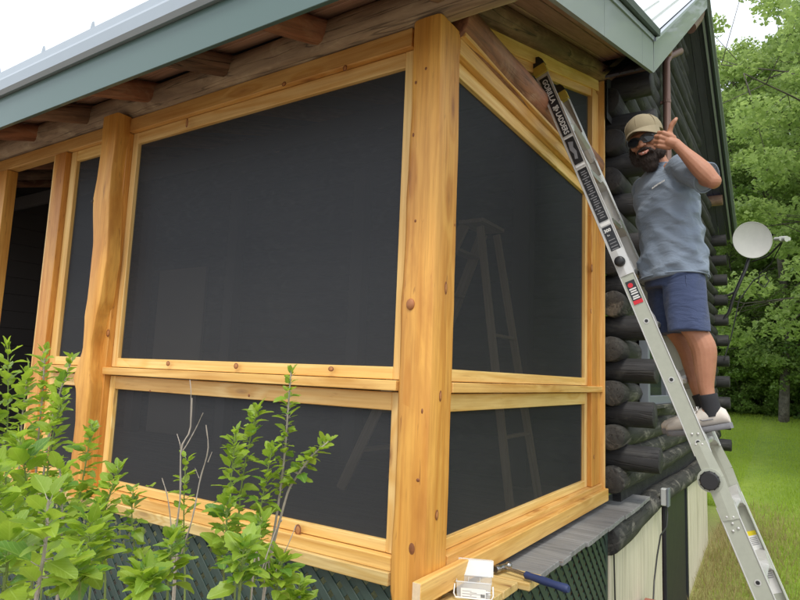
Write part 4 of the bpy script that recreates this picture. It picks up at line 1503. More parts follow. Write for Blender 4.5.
M['shirt'] = m_cloth('blue_grey_cotton', (0.185, 0.235, 0.305), (0.235, 0.285, 0.355))
M['shorts'] = m_cloth('navy_cloth', (0.032, 0.050, 0.118), (0.048, 0.070, 0.150))
M['sock'] = m_plain('black_sock', (0.022, 0.022, 0.026), 0.9, var=0.3, scale=60, bstr=0.4)
M['shoe'] = m_plain('pale_shoe_mesh', (0.60, 0.55, 0.49), 0.75, var=0.15, scale=40, bstr=0.3, bscale=260)
M['sole'] = m_plain('grey_rubber_sole', (0.20, 0.20, 0.215), 0.7, var=0.3, scale=30)
M['lace'] = m_plain('white_lace', (0.72, 0.71, 0.68), 0.8)
M['cap'] = m_plain('beige_cap_cloth', (0.27, 0.225, 0.14), 0.9, var=0.15, scale=30, bstr=0.3, bscale=300)
M['cap_under'] = m_plain('cap_peak_underside', (0.12, 0.11, 0.09), 0.9)
M['lens'] = m_plain('dark_lens', (0.008, 0.009, 0.012), 0.12)
M['beard'] = m_plain('dark_beard', (0.030, 0.020, 0.016), 0.85, var=0.4, scale=70, bstr=0.8, bscale=160)
M['hair'] = M['beard']
M['lip'] = m_plain('lips', (0.48, 0.20, 0.15), 0.5)
M['teeth'] = m_plain('teeth', (0.70, 0.66, 0.58), 0.35)

F = V((-0.72, -0.69, 0)).normalized()            # chest direction
Lf = V((-F.y, F.x, 0))                           # towards his left
Lf = V((0.69, -0.72, 0)).normalized()
UP = V((0, 0, 1))

# joints
shL, shR = V((0.785, 1.165, 2.665)), V((0.545, 1.435, 2.655))
elL, wrL = V((0.938, 0.985, 2.515)), V((0.788, 0.975, 2.712))
elR, wrR = V((0.66, 1.58, 2.42)), V((0.58, 1.56, 2.24))
hipL, hipR = V((0.775, 1.215, 2.20)), V((0.655, 1.37, 2.20))
knL, knR = V((0.800, 1.175, 1.865)), V((0.700, 1.36, 1.865))
anL, anR = V((0.882, 1.200, 1.475)), V((0.835, 1.365, 1.475))
neck = V((0.655, 1.295, 2.70))
hc = V((0.600, 1.205, 2.850))                    # middle of the skull
toc = (CAM - hc).normalized()
hf = V((-0.10, -0.955, -0.24)).normalized()      # face direction
hu = (V((-0.20, 0, 1)) - hf * V((-0.20, 0, 1)).dot(hf)).normalized()
hl = hu.cross(hf)                                # his left (screen right)
if hl.x < 0:
    hl = -hl


HS = 1.09


def H(l, f_, u):
    return hc + (hl * l + hf * f_ + hu * u) * HS


HA = (hl, hf, hu)
body = MB()
# torso under the shirt
tor = [(2.16, .125, .10), (2.35, .125, .095), (2.5, .14, .10), (2.62, .15, .095), (2.68, .09, .07)]
tc_ = lambda z: V((float(np.interp(z, [2.1, 2.35, 2.55, 2.7, 2.76], [.712, .698, .675, .660, .655])), float(np.interp(z, [2.1, 2.7], [1.295, 1.30])), z))
body.loft([[tc_(z) + Lf * (a * math.cos(q)) + F * (b_ * math.sin(q)) for q in [2 * math.pi * j / 20 for j in range(20)]] for z, a, b_ in tor])
body.limb([tc_(2.64), neck + V((0, 0, .0)), H(0, -.02, -.06)], [.075, .060, .058], 14)
body.limb([shR, tc_(2.66), shL], [.055, .07, .055], 12)
# head: skull, face, jaw, nose, ears, brow
body.ball(H(0, -.012, .015), (.076, .096, .100), HA, 24, 16)
body.ball(H(0, .020, -.035), (.062, .068, .075), HA, 20, 14)
body.ball(H(0, .040, -.085), (.045, .045, .035), HA, 16, 12)
for s in (-1, 1):
    body.ball(H(.040 * s, .058, -.022), (.025, .024, .022), HA, 12, 10)
    body.ball(H(.078 * s, -.010, -.012), (.010, .018, .030), HA, 12, 10)
    body.ball(H(.014 * s, .098, -.030), (.0095, .011, .008), HA, 10, 8)
body.limb([H(0, .080, .012), H(0, .092, -.010), H(0, .106, -.028)], [.009, .0115, .013], 10)
body.ball(H(0, .076, .022), (.055, .018, .013), HA, 14, 8)
# arms
body.limb([shL, shL.lerp(elL, .4), shL.lerp(elL, .8), elL], [.052, .048, .040, .036], 14)
body.limb([elL, elL.lerp(wrL, .25), elL.lerp(wrL, .5), elL.lerp(wrL, .8), wrL], [.035, .043, .039, .029, .0255], 14)
body.limb([shR, shR.lerp(elR, .5), elR], [.052, .048, .040], 14)
body.limb([elR, elR.lerp(wrR, .3), wrR], [.040, .043, .028], 14)
# legs
for hp, kn, an in ((hipL, knL, anL), (hipR, knR, anR)):
    body.limb([hp.lerp(kn, .45), hp.lerp(kn, .7), kn], [.060, .066, .058], 16)
    bk = V((0.030, 0.004, 0))
    body.limb([kn, kn.lerp(an, .15) + bk * .7, kn.lerp(an, .32) + bk * 1.1, kn.lerp(an, .55) + bk * .6, kn.lerp(an, .8), an], [.055, .056, .0585, .049, .036, .032], 16)
    body.limb([an, an + V((-.02, 0, -.045)), an + V((-.07, 0, -.065))], [.032, .028, .018], 12)


def hand(mb, wr, fore, hdir, bdir, thumbup=True, curl=(1.05, 2.3, 3.3)):
    """fist with the thumb up. hdir: along the metacarpals, bdir: back of the hand"""
    hd_ = hdir.normalized()
    bd = (bdir - hd_ * bdir.dot(hd_)).normalized()
    td = bd.cross(hd_)
    if td.z < 0:
        td = -td
    mb.limb([wr, wr + hd_ * .03], [.026, .027], 12)
    for i, (o, L1, r) in enumerate(((.032, .040, .0106), (.0105, .044, .011), (-.0110, .041, .0106), (-.0310, .034, .0098))):
        root = wr + hd_ * .022 + td * (o * .75)
        kn_ = wr + hd_ * (.078 - abs(i - 1) * .004) + td * o + bd * .004
        mb.limb([root, root.lerp(kn_, .5), kn_], [.0145, .0145, r + .0015], 10)
        def dirn(a):
            return hd_ * math.cos(a) - bd * math.sin(a)
        p1 = kn_ + dirn(curl[0]) * L1
        p2_ = p1 + dirn(curl[1]) * (L1 * .62)
        p3 = p2_ + dirn(curl[2]) * (L1 * .5)
        mb.limb([kn_, kn_.lerp(p1, .5), p1], [r, r * .92, r * .95], 10)
        mb.limb([p1, p2_], [r * .95, r * .85], 10)
        mb.limb([p2_, p3], [r * .85, r * .78], 10)
    # thumb from the side of the palm
    t0 = wr + hd_ * .022 + td * .016 - bd * .012
    t1 = t0 + hd_ * .026 + td * .026 - bd * .004
    t2 = t1 + td * .038 + hd_ * .004
    t3 = t2 + td * .032 - hd_ * .008
    if not thumbup:
        t2 = t1 - bd * .03 + td * .006
        t3 = t2 - bd * .02 - td * .012
    mb.limb([t0, t1], [.017, .0150], 10)
    mb.limb([t1, t1.lerp(t2, .5), t2], [.0145, .0120, .0128], 10)
    mb.limb([t2, t2.lerp(t3, .6), t3], [.0125, .0118, .0092], 10)
    return t2, t3, td, bd


ho = hand(body, wrL + (wrL - elL).normalized() * .012, None, V((-.86, -.28, .36)), V((.18, -.95, -.25)))
hand(body, wrR + (wrR - elR).normalized() * .012, None, V((.15, -.85, .35)), V((-.8, -.3, .4)), False)
bme = fuse(body, 0.0031, 3, 'body')
bme.materials.append(M['skin'])
put('body', bme, man)
# thumb nail
m = MB()
t2, t3, td, bd = ho
nc = t3.lerp(t2, .18) + bd * .0088
m.ball(nc, (.0062, .0015, .0080), (td.cross(bd).normalized(), bd, td), 10, 6)
m.build('thumb_nail', m_plain('nail', (0.62, 0.36, 0.27), 0.35), man, True)

# shirt: cloth shell with folds
sh = MB()
NS = 56
secs = []
rows = [(2.100, .190, .158), (2.125, .190, .158), (2.20, .184, .150), (2.28, .180, .142), (2.36, .178, .140), (2.44, .184, .142), (2.52, .190, .140), (2.59, .190, .132), (2.645, .178, .115), (2.685, .140, .092), (2.712, .095, .078), (2.725, .078, .070)]
for ri in range(len(rows) - 1):
    for q in range(4 if ri < len(rows) - 2 else 5):
        f = q / 4
        z = rows[ri][0] * (1 - f) + rows[ri + 1][0] * f
        a = rows[ri][1] * (1 - f) + rows[ri + 1][1] * f
        b_ = rows[ri][2] * (1 - f) + rows[ri + 1][2] * f
        cc = tc_(z)
        sec = []
        for j in range(NS):
            an_ = 2 * math.pi * j / NS
            lo = max(0, (2.66 - z) / .5)
            w_ = 0.0065 * lo * math.sin(5 * an_ + z * 22) + 0.005 * lo * math.sin(9 * an_ - z * 31 + 1) + 0.004 * math.sin(3 * an_ + z * 55)
            # drag folds from the raised shoulder down across the side
            w_ += 0.013 * max(0, math.sin((z - 2.2) * 46 - an_ * 3.4 + .8 * math.sin(an_ * 5))) ** 3 * max(0, math.cos(an_ - 0.1)) * (1 if 2.16 < z < 2.62 else 0)
            w_ += 0.010 * max(0, math.sin((z - 2.2) * 30 + an_ * 4.0 + math.sin(z * 40))) ** 4 * (1 if 2.14 < z < 2.6 else 0)
            p = cc + Lf * ((a + w_) * math.cos(an_)) + F * ((b_ + w_) * math.sin(an_))
            p.z = z + 0.010 * math.cos(an_ * 2 + .6) * lo + (0.014 * math.cos(an_ - .3) if z < 2.16 else 0)
            sec.append(p)
        secs.append(sec)
sh.loft(secs)
sd_ = (elL - shL).normalized()


def ring(c, d, ra, rb, n=24, ph=0.0):
    a = d.cross(UP).normalized()
    b_ = a.cross(d)
    return [c + a * (math.cos(2 * math.pi * j / n) * ra * (1 + .05 * math.sin(3 * 2 * math.pi * j / n + ph))) + b_ * (math.sin(2 * math.pi * j / n) * rb * (1 + .05 * math.sin(2 * 2 * math.pi * j / n + ph))) for j in range(n)]


def sleeve(a, e, k1):
    d = (e - a).normalized()
    L = (e - a).length
    inn = (tc_(2.62) - a).normalized()
    sh.loft([ring(a + inn * .05 - d * .02, d, .070, .070), ring(a, d, .074, .074, ph=1), ring(a + d * L * .25, d, .072, .072, ph=2), ring(a + d * L * .5, d, .064, .070, ph=3), ring(a + d * L * k1, d, .059, .068, ph=4.5)])
    sh.ball(a + inn * .01, .076, nu=20, nv=14)


sleeve(shL, elL, .78)
sleeve(shR, elR, .72)
sme = fuse(sh, 0.0062, 3, 'shirt')
sme.materials.append(M['shirt'])
shirt = put('shirt', sme, man)
# hem and cuff roll
m = MB()
m.tube([tc_(2.132) + Lf * (.192 * math.cos(2 * math.pi * j / 40)) + F * (.160 * math.sin(2 * math.pi * j / 40)) + V((0, 0, 0.014 * math.cos(2 * math.pi * j / 40 - .3) - .026)) for j in range(41)], .0042, 6)
m.build('hem', 'shirt', shirt, True)
m = MB()
c_ = shL + sd_ * (elL - shL).length * .785
m.tube([p for p in ring(c_, sd_, .060, .069, 24, 4.5)] + [ring(c_, sd_, .060, .069, 24, 4.5)[0]], .004, 6)
m.build('sleeve_cuff', 'shirt', shirt, True)
# neck band
m = MB()
m.tube([tc_(2.72) + V((0, 0, .004)) + Lf * (.079 * math.cos(2 * math.pi * j / 30)) + F * (.071 * math.sin(2 * math.pi * j / 30)) for j in range(31)], .0055, 6)
m.build('neck_band', 'shirt', shirt, True)
# small white print on the left chest
zc = 2.575
ang = math.radians(52)
cc = tc_(zc)
pc = cc + Lf * (.196 * math.cos(ang)) + F * (.147 * math.sin(ang))
nrm = (Lf * (math.cos(ang) / .19) + F * (math.sin(ang) / .14)).normalized()
tx = nrm.cross(UP).normalized()
if tx.x < 0:
    tx = -tx
for i, (w, o) in enumerate(((.007, -.030), (.006, -.020), (.008, -.010), (.005, -.001), (.008, .009), (.006, .019), (.007, .029))):
    m = MB()
    p = pc + tx * o + UP * (.008 + o * .42 - .003) + nrm * (.0055 - abs(o) * .12)
    m.disc_extrude([p + tx * (-w / 2) + UP * (-.006), p + tx * (w / 2) + UP * (-.003), p + tx * (w / 2 + .002) + UP * (.006 + .002 * (i % 2)), p + tx * (-w / 2 + .002) + UP * (.003)], nrm, .0012)
    m.build('chest_print', 'white_print', shirt)

# shorts
so = MB()
so.loft([[tc_(z) + Lf * ((a + .003 * math.sin(7 * q)) * math.cos(q)) + F * (b_ * math.sin(q)) + V((0, 0, 0)) for q in [2 * math.pi * j / 32 for j in range(32)]] for z, a, b_ in ((2.06, .165, .130), (2.14, .168, .130), (2.21, .160, .122), (2.235, .155, .118))])
for hp, kn, s in ((hipL, knL, 1), (hipR, knR, -1)):
    top_ = V((hp.x * .85 + .15 * .712, hp.y * .85 + .15 * 1.295, 2.13))
    bot_ = V((kn.x - .004, kn.y, 1.825))
    sc = []
    for i in range(11):
        f = i / 10
        c_ = top_.lerp(bot_, f)
        ra, rb = .098 + .002 * f, .092 + .002 * f
        sc.append([c_ + V(((ra + .007 * f * math.sin(4 * q + s + f * 3) + .004 * math.sin(7 * q + f * 9)) * math.cos(q), (rb + .006 * f * math.sin(5 * q)) * math.sin(q), .006 * math.sin(3 * q) * f)) for q in [2 * math.pi * j / 36 for j in range(36)]])
    so.loft(sc)
some = fuse(so, 0.006, 2, 'shorts')
some.materials.append(M['shorts'])
shorts = put('shorts', some, man)
m = MB()     # side seam with puckers
m.tube([V((hipL.x + .018 + .02 * f, hipL.y - .084 - .030 * f, 2.10 - .265 * f)) + V((.002 * math.sin(f * 40), 0, 0)) for f in np.linspace(0, 1, 24)], .0028, 6)
m.build('seam', 'shorts', shorts, True)

# socks and shoes
for nm, kn, an, tt in (('L', knL, anL, V((-.30, .015, -.080))), ('R', knR, anR, V((-.31, -.005, -.085)))):
    up_leg = (kn - an).normalized()
    m = MB()
    m.tube([an - up_leg * .055, an - up_leg * .02, an + up_leg * .02, an + up_leg * .045, an + up_leg * .05], [.043, .042, .041, .043, .041], 18)
    m.build('sock', 'sock', man, True)
    td_ = tt.normalized()
    sy = V((0, 0, 1)).cross(td_).normalized()
    su = td_.cross(sy)
    if su.z < 0:
        su = -su
    heel = V((an.x + .085, an.y, an.z - .077)) - su * .028
    Ls = .292
    sp_ = []      # t, half width, height of the upper, lateral shift
    prof_ = [(0.0, .022, .040), (.02, .034, .066), (.08, .038, .082), (.16, .040, .088), (.26, .040, .098), (.36, .040, .096), (.46, .042, .080), (.58, .046, .074), (.70, .048, .067), (.82, .045, .060), (.92, .036, .048), (.98, .022, .034), (1.0, .010, .024)]
    base = []
    for tt_, hw, hh in prof_:
        c_ = heel + td_ * (Ls * tt_) + su * (.024 + .010 * max(0, tt_ - .8) * 5)
        sec = []
        for q in range(18):
            a = 2 * math.pi * q / 18
            x = hw * math.cos(a)
            y = hh * (0.5 + 0.5 * math.sin(a))
            x *= (1.0 if math.sin(a) < 0.1 else 1 - .35 * (math.sin(a)) ** 2)
            sec.append(c_ + sy * x + su * y)
        base.append(sec)
    m = MB()
    m.loft(base)
    shoe = m.build('shoe', 'shoe', man, True, sharp=70)
    m = MB()
    sc = []
    for tt_, hw in ((-.012, .018), (.01, .036), (.08, .042), (.2, .043), (.4, .043), (.55, .048), (.7, .051), (.84, .048), (.94, .038), (1.0, .020), (1.012, .006)):
        c_ = heel + td_ * (Ls * tt_) + su * (.014 * max(0, tt_ - .75) * 4)
        sc.append([c_ + sy * hw * .92 + su * .006, c_ + sy * hw * .97 + su * .016, c_ + sy * hw * .94 + su * .027, c_ - sy * hw * .94 + su * .027, c_ - sy * hw * .97 + su * .016, c_ - sy * hw * .92 + su * .006, c_ - sy * hw * .8, c_ + sy * hw * .8])
    m.loft(sc)
    m.build('sole', 'sole', shoe, True, sharp=50)
    m = MB()
    for i in range(5):
        tt_ = .44 + .055 * i
        c_ = heel + td_ * (Ls * tt_) + su * (.024 + float(np.interp(tt_, [p[0] for p in prof_], [p[2] for p in prof_])) + .001)
        m.tube([c_ - sy * .026 - su * .012, c_ + su * .003, c_ + sy * .026 - su * .012 + td_ * .012], .0028, 6)
    kk = heel + td_ * (Ls * .42) + su * .118
    for s in (-1, 1):
        m.tube([kk, kk + sy * (.02 * s) + su * .006, kk + sy * (.032 * s) - su * .012, kk + sy * (.015 * s) - su * .004], .0026, 6)
    m.build('laces', 'lace', shoe, True)
    m = MB()     # dark side stripe
    for s in (-1, 1):
        m.tube([heel + td_ * (Ls * .22) + su * .055 + sy * (.0385 * s), heel + td_ * (Ls * .38) + su * .056 + sy * (.0405 * s), heel + td_ * (Ls * .46) + su * .072 + sy * (.037 * s)], [.0025, .003, .0015], 6)
    m.build('side_stripe', 'sole', shoe, True)

# cap
m = MB()
sc = []
CT = lambda l, f_, u: H(l, f_, u)
for u, rl, rfw in ((.028, .084, .104), (.045, .085, .105), (.065, .083, .101), (.085, .076, .092), (.102, .062, .076), (.113, .042, .052), (.118, .018, .022)):
    sc.append([H(rl * math.cos(q), -.012 + rfw * math.sin(q) - (u - .03) * .10, u + .006 + .012 * math.sin(q)) for q in [2 * math.pi * j / 28 for j in range(28)]])
m.loft(sc)
cap = m.build('cap', 'cap', man, True, sharp=60)
m = MB()
m.ball(H(0, -.021, .123), (.007, .007, .004), HA, 10, 6)
for a in range(6):
    an_ = a * math.pi / 3 + math.pi / 6
    m.tube([H((rl + .001) * math.cos(an_), -.012 + (rfw + .001) * math.sin(an_) - (u - .03) * .10, u + .007 + .012 * math.sin(an_)) for u, rl, rfw in ((.03, .084, .104), (.065, .083, .101), (.085, .076, .092), (.102, .062, .076), (.118, .018, .022))], .0016, 5)
m.build('cap_seam', 'cap', cap, True)
m = MB()     # peak, curved
top_, bot_ = [], []
NA = 17
for i in range(NA):
    a = math.radians(18 + 144 * i / (NA - 1))
    inner = (.086 * math.cos(a), -.010 + .103 * math.sin(a))
    ext = .072 * math.sin(a) ** 1.2
    drop = -.026 * abs(math.cos(a)) ** 1.3
    for k_, e_ in enumerate((0, .5, 1)):
        l_, f_ = inner[0] * (1 + .02 * e_), inner[1] + ext * e_
        top_.append(H(l_, f_, .040 + .012 * math.sin(a) + drop * e_ - .020 * e_))
top2 = [p + hu * .0035 for p in top_]
n3 = 3
fs = []
for i in range(NA - 1):
    for k_ in range(2):
        a, b_ = i * n3 + k_, (i + 1) * n3 + k_
        fs.append((a, b_, b_ + 1, a + 1))
N2 = len(top_)
m.use('cap')
m.add(top2, fs)
m.add([*[top2[i * n3 + 2] for i in range(NA)], *[top_[i * n3 + 2] for i in range(NA)]], [(i, i + 1, NA + i + 1, NA + i) for i in range(NA - 1)])
m.use('cap_under')
m.add(top_, fs)
m.build('cap_peak', None, cap, True, sharp=60)

# sunglasses
m = MB()
for s in (-1, 1):
    pts = []
    for q in range(20):
        a = 2 * math.pi * q / 20
        l = .033 * s + .029 * math.cos(a) * (1 + .08 * math.cos(2 * a))
        u = -.002 + .0195 * math.sin(a) * (1.0 if math.sin(a) > 0 else 1.1)
        pts.append(H(l, .098 - 3.6 * l * l, u))
    m.disc_extrude(pts, hf, .003)
glasses = m.build('sunglasses', 'lens', man)
m = MB()
for s in (-1, 1):
    pts = []
    for q in range(21):
        a = 2 * math.pi * q / 20
        l = .033 * s + .030 * math.cos(a) * (1 + .08 * math.cos(2 * a))
        u = -.002 + .0205 * math.sin(a) * (1.0 if math.sin(a) > 0 else 1.1)
        pts.append(H(l, .0995 - 3.6 * l * l, u))
    m.tube(pts, .0022, 6)
    m.tube([H(.060 * s, .086, .006), H(.074 * s, .05, .005), H(.080 * s, .0, .002), H(.080 * s, -.02, -.008)], [.003, .003, .0028, .002], 6)
m.tube([H(-.008, .098, .003), H(0, .103, .006), H(.008, .098, .003)], .0022, 6)
m.build('glasses_frame', 'black_plastic', glasses, True)

# beard, moustache, hair
m = MB()
m.ball(H(0, .046, -.098), (.052, .050, .046), HA, 20, 14)
m.ball(H(0, .052, -.128), (.040, .036, .034), HA, 16, 12)
for s in (-1, 1):
    m.limb([H(.074 * s, .008, -.010), H(.070 * s, .022, -.050), H(.052 * s, .040, -.085)], [.012, .020, .030], 12)
    m.limb([H(.004 * s, .098, -.048), H(.022 * s, .093, -.053), H(.036 * s, .080, -.070)], [.008, .0085, .010], 10)
beard_me = fuse(m, .004, 1, 'beard')
vsb = np.zeros(len(beard_me.vertices) * 3)
beard_me.vertices.foreach_get('co', vsb)
vsb = vsb.reshape(-1, 3)
ns = np.array([tuple(v_.normal) for v_ in beard_me.vertices])
disp = 0.0025 * np.sin(vsb[:, 0] * 420 + vsb[:, 2] * 160) * np.sin(vsb[:, 2] * 260 + vsb[:, 1] * 300) + RNG.uniform(-.0012, .0012, len(vsb))
vsb += ns * disp[:, None]
beard_me.vertices.foreach_set('co', vsb.ravel())
beard_me.materials.append(M['beard'])
beard = put('beard', beard_me, man)
m = MB()     # loose hairs
idx = RNG.choice(len(vsb), 1500, replace=False)
for i in idx:
    p = V(vsb[i])
    n_ = V(ns[i])
    if n_.dot(hf) < -.3:
        continue
    d = (n_ + V((0, 0, -0.7)) + V(RNG.uniform(-.4, .4, 3))).normalized()
    s_ = d.cross(V((.3, .5, .8))).normalized() * .0007
    L = RNG.uniform(.006, .016)
    m.add([p - s_, p + s_, p + d * L + V((0, 0, -.002))], [(0, 1, 2)])
m.build('beard_hair', 'beard', beard, kind='stuff')
m = MB()
m.tube([H(-.027, .092, -.058), H(-.010, .104, -.068), H(.010, .104, -.068), H(.027, .092, -.058)], [.003, .008, .008, .003], 8)
m.build('lips', 'lip', man, True)
m = MB()
m.tube([H(-.019, .101, -.0625), H(0, .1085, -.0675), H(.019, .101, -.0625)], [.0018, .0042, .0018], 8)
m.build('teeth', 'teeth', man, True)
m = MB()
m.ball(H(0, -.030, .010), (.081, .088, .062), HA, 20, 14)
m.build('hair', 'beard', man, True)

# ================================================================ SHRUBS in front of the lattice
def leaf_mesh(seed, mat, curl=0.25, fold=0.25, lob=1.0):
    rg = random.Random(seed)
    prof = [(0, .012), (.07, .13), (.15, .235), (.24, .31), (.32, .315), (.41, .37 * lob), (.49, .29), (.57, .285), (.66, .235), (.75, .205), (.84, .145), (.93, .075), (1.0, .006)]
    verts, uvs, fs = [], [], []
    for i, (v_, w) in enumerate(prof):
        for s in (-1, -.5, 0, .5, 1):
            ww = w * (1 + rg.uniform(-.12, .12) * (abs(s) == 1))
            # tooth tips point forward
            vv = v_ + (.035 if (abs(s) == 1 and w > prof[min(i + 1, len(prof) - 1)][1]) else 0)
            x = s * ww
            z = fold * abs(x) * 1.0 - curl * vv * vv * .6 + .018 * math.sin(vv * 11 + s * 2 + seed) * abs(s)
            verts.append((x, vv, z))
            uvs.append((0.5 + s * ww * 1.2, vv))
    for i in range(len(prof) - 1):
        for k in range(4):
            a = i * 5 + k
            fs.append((a, a + 1, a + 6, a + 5))
    me = bpy.data.meshes.new('leaf')
    me.from_pydata(verts, [], fs)
    uv = me.uv_layers.new(name='UVMap')
    for lp in me.loops:
        uv.data[lp.index].uv = uvs[lp.vertex_index]
    me.polygons.foreach_set('use_smooth', [True] * len(me.polygons))
    me.materials.append(M[mat])
    return me


LEAVES = [leaf_mesh(i, 'leaf', RNG.uniform(.0, .55), RNG.uniform(.1, .5), RNG.uniform(.8, 1.15)) for i in range(8)]
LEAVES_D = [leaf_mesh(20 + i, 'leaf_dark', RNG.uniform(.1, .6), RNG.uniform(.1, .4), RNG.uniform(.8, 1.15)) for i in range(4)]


def leaf_matrix(base, d, nrm, size):
    y = d.normalized()
    z = (nrm - y * nrm.dot(y)).normalized()
    x = y.cross(z)
    return Matrix(((x.x * size, y.x * size, z.x * size, base.x), (x.y * size, y.y * size, z.y * size, base.y), (x.z * size, y.z * size, z.z * size, base.z), (0, 0, 0, 1)))


def smooth_path(pts, n):
    """Catmull-Rom through the points"""
    pts = [V(p) for p in pts]
    P_ = [pts[0] * 2 - pts[1]] + pts + [pts[-1] * 2 - pts[-2]]
    out = []
    seg = len(pts) - 1
    for i in range(n + 1):
        f = i / n * seg
        k = min(int(f), seg - 1)
        u = f - k
        a, b_, c, d = P_[k:k + 4]
        out.append(0.5 * ((2 * b_) + (c - a) * u + (2 * a - 5 * b_ + 4 * c - d) * u * u + (3 * b_ - a - 3 * c + d) * u ** 3))
    return out


def shrub(name, label, shoots, loc, seed, group=None, max_obj=290, inner=0, inner_box=None):
    rg = random.Random(seed)
    root = thing(name, label, 'shrub', loc, group)
    stems = []
    cand = []                   # (size on screen, matrix, mesh)
    for (pts, ls, dens, start, woody) in shoots:
        path = smooth_path(pts, 26)
        L = sum((path[i + 1] - path[i]).length for i in range(26))
        sm = MB()
        r0, r1 = (0.0045, 0.0014) if not woody else (0.0055, 0.002)
        sm.tube(path, [r0 + (r1 - r0) * i / 26 for i in range(27)], 6)
        # nodes
        n = int(L * (1 - start) / (0.031 / dens))
        az = rg.uniform(0, 6.28)
        for i in range(n):
            f = start + (1 - start) * (i + rg.uniform(-.2, .2)) / max(1, n - 1)
            f = max(0, min(.999, f))
            k = f * 26
            p = path[int(k)].lerp(path[min(26, int(k) + 1)], k - int(k))
            up_ = (path[min(26, int(k) + 1)] - path[max(0, int(k) - 1)]).normalized()
            az += 2.4 + rg.uniform(-.5, .5)
            cluster = 1 + (rg.random() < .75) + (rg.random() < .45)
            for c in range(cluster):
                a = az + rg.uniform(-.9, .9) * (c > 0)
                tip_f = (f - start) / (1 - start)
                el = math.radians(rg.uniform(-28, 42) + 34 * tip_f ** 4)
                out = V((math.cos(a) * math.cos(el), math.sin(a) * math.cos(el), math.sin(el)))
                out = (out + up_ * (.15 + .5 * tip_f ** 4)).normalized()
                sz = ls * 1.12 * rg.uniform(.55, 1.12) * (1 if c == 0 else .6) * (1 - .38 * tip_f ** 5)
                pet = ls * rg.uniform(.12, .32)
                b0 = p + out * pet
                sm.tube([p, p + out * (pet * .5) + V((0, 0, -.001)), b0], [.0011, .0009, .0008], 4, caps=False)
                nrm = (V((0, 0, 1)) + out * rg.uniform(-.6, .1) + V((rg.uniform(-.45, .45), rg.uniform(-.55, .25), 0))).normalized()
                mesh = rg.choice(LEAVES if rg.random() < .86 else LEAVES_D)
                dist = (b0 - CAM).length
                cand.append((sz / dist, leaf_matrix(b0, out, nrm, sz), mesh))
        stems.append(sm)
    for sm, sh_ in zip(stems, shoots):
        sm.build('stem', 'twig' if sh_[4] else 'green_stem', root, True)
    if inner_box:
        (x0, x1), (y0, y1), (z0, z1) = inner_box
        for i in range(inner):
            p = V((rg.uniform(x0, x1), rg.uniform(y0, y1), z0 + (z1 - z0) * rg.random() ** .8))
            a = rg.uniform(0, 6.28)
            el = rg.uniform(-.3, .7)
            out = V((math.cos(a) * math.cos(el), math.sin(a) * math.cos(el), math.sin(el)))
            nrm = (V((rg.uniform(-.6, .6), rg.uniform(-.8, .3), 1))).normalized()
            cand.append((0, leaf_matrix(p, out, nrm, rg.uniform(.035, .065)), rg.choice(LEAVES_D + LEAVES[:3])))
    cand.sort(key=lambda c: -c[0])
    for s, mw, me in cand[:max_obj]:
        put('leaf', me, root, mw)
    rest = cand[max_obj:]
    if rest:
        vs, fs, uvs, off = [], [], [], 0
        for s, mw, me in rest:
            vs += [tuple(mw @ v_.co) for v_ in me.vertices]
            for pgn in me.polygons:
                fs.append(tuple(q + off for q in pgn.vertices))
            uvs += [tuple(u.uv) for u in me.uv_layers[0].data]
            off += len(me.vertices)
        me2 = bpy.data.meshes.new('small_leaves')
        me2.from_pydata(vs, [], fs)
        uv = me2.uv_layers.new(name='UVMap')
        uv.data.foreach_set('uv', [x for u in uvs for x in u])
        me2.polygons.foreach_set('use_smooth', [True] * len(me2.polygons))
        me2.materials.append(M['leaf'])
        put('small_leaves', me2, root, Matrix.Identity(4), 'stuff')
    return root


def shoot(pix, depth, ls, dens=1.0, start=0.35, woody=False, base=None, dd=None):
    """survey: pixels from the tip down to the frame edge, at one distance; the foot runs on to the soil"""
    if dd is None:
        dd = [0] * len(pix)
    p = [surv(x, y, depth + d) for (x, y), d in zip(pix, dd)]
    lo = p[-1]
    foot = V((lo.x + (lo.x - p[-2].x) * .3, lo.y + (lo.y - p[-2].y) * .2, gz(lo.x, lo.y) + .0))
    full = [foot, foot.lerp(lo, .55) + V((.01, .0, 0))] + list(reversed(p))
    # start counted along the whole path: convert from the visible part
    Ls = [(full[i + 1] - full[i]).length for i in range(len(full) - 1)]
    return (full, ls, dens, start, woody)


def vis(lo_frac):
    return lo_frac


LS = [
    ([(45, 352), (42, 400), (36, 470), (30, 610)], 1.95, .050, 1.25, .50),
    ([(62, 400), (52, 440), (45, 500), (40, 610)], 1.80, .050, 1.2, .50),
    ([(8, 348), (8, 400), (6, 470), (2, 610)], 1.75, .050, 1.1, .48),
    ([(28, 372), (22, 420), (18, 500), (16, 610)], 2.05, .055, 1.2, .48),
    ([(92, 428), (86, 462), (76, 520), (66, 610)], 1.75, .048, 1.0, .52),
    ([(-12, 380), (-14, 440), (-20, 520), (-26, 610)], 1.7, .055, 1.2, .45),
    ([(72, 360), (60, 392), (50, 430), (38, 520), (30, 610)], 1.9, .046, .8, .62),
    ([(118, 470), (108, 500), (96, 550), (88, 612)], 1.65, .050, .9, .55),
    ([(20, 440), (26, 480), (30, 540), (30, 612)], 1.5, .060, 1.1, .5),
    ([(60, 470), (62, 510), (60, 560), (56, 612)], 1.45, .062, 1.0, .55),
    ([(-5, 470), (0, 510), (4, 560), (4, 612)], 1.4, .060, 1.1, .5),
    ([(90, 520), (88, 550), (84, 580), (80, 612)], 1.35, .060, 1.0, .6),
    ([(48, 500), (46, 540), (38, 590), (32, 640)], 1.02, .066, .55, .62),
    ([(10, 535), (8, 560), (4, 590), (0, 620)], 1.10, .066, .7, .6),
]
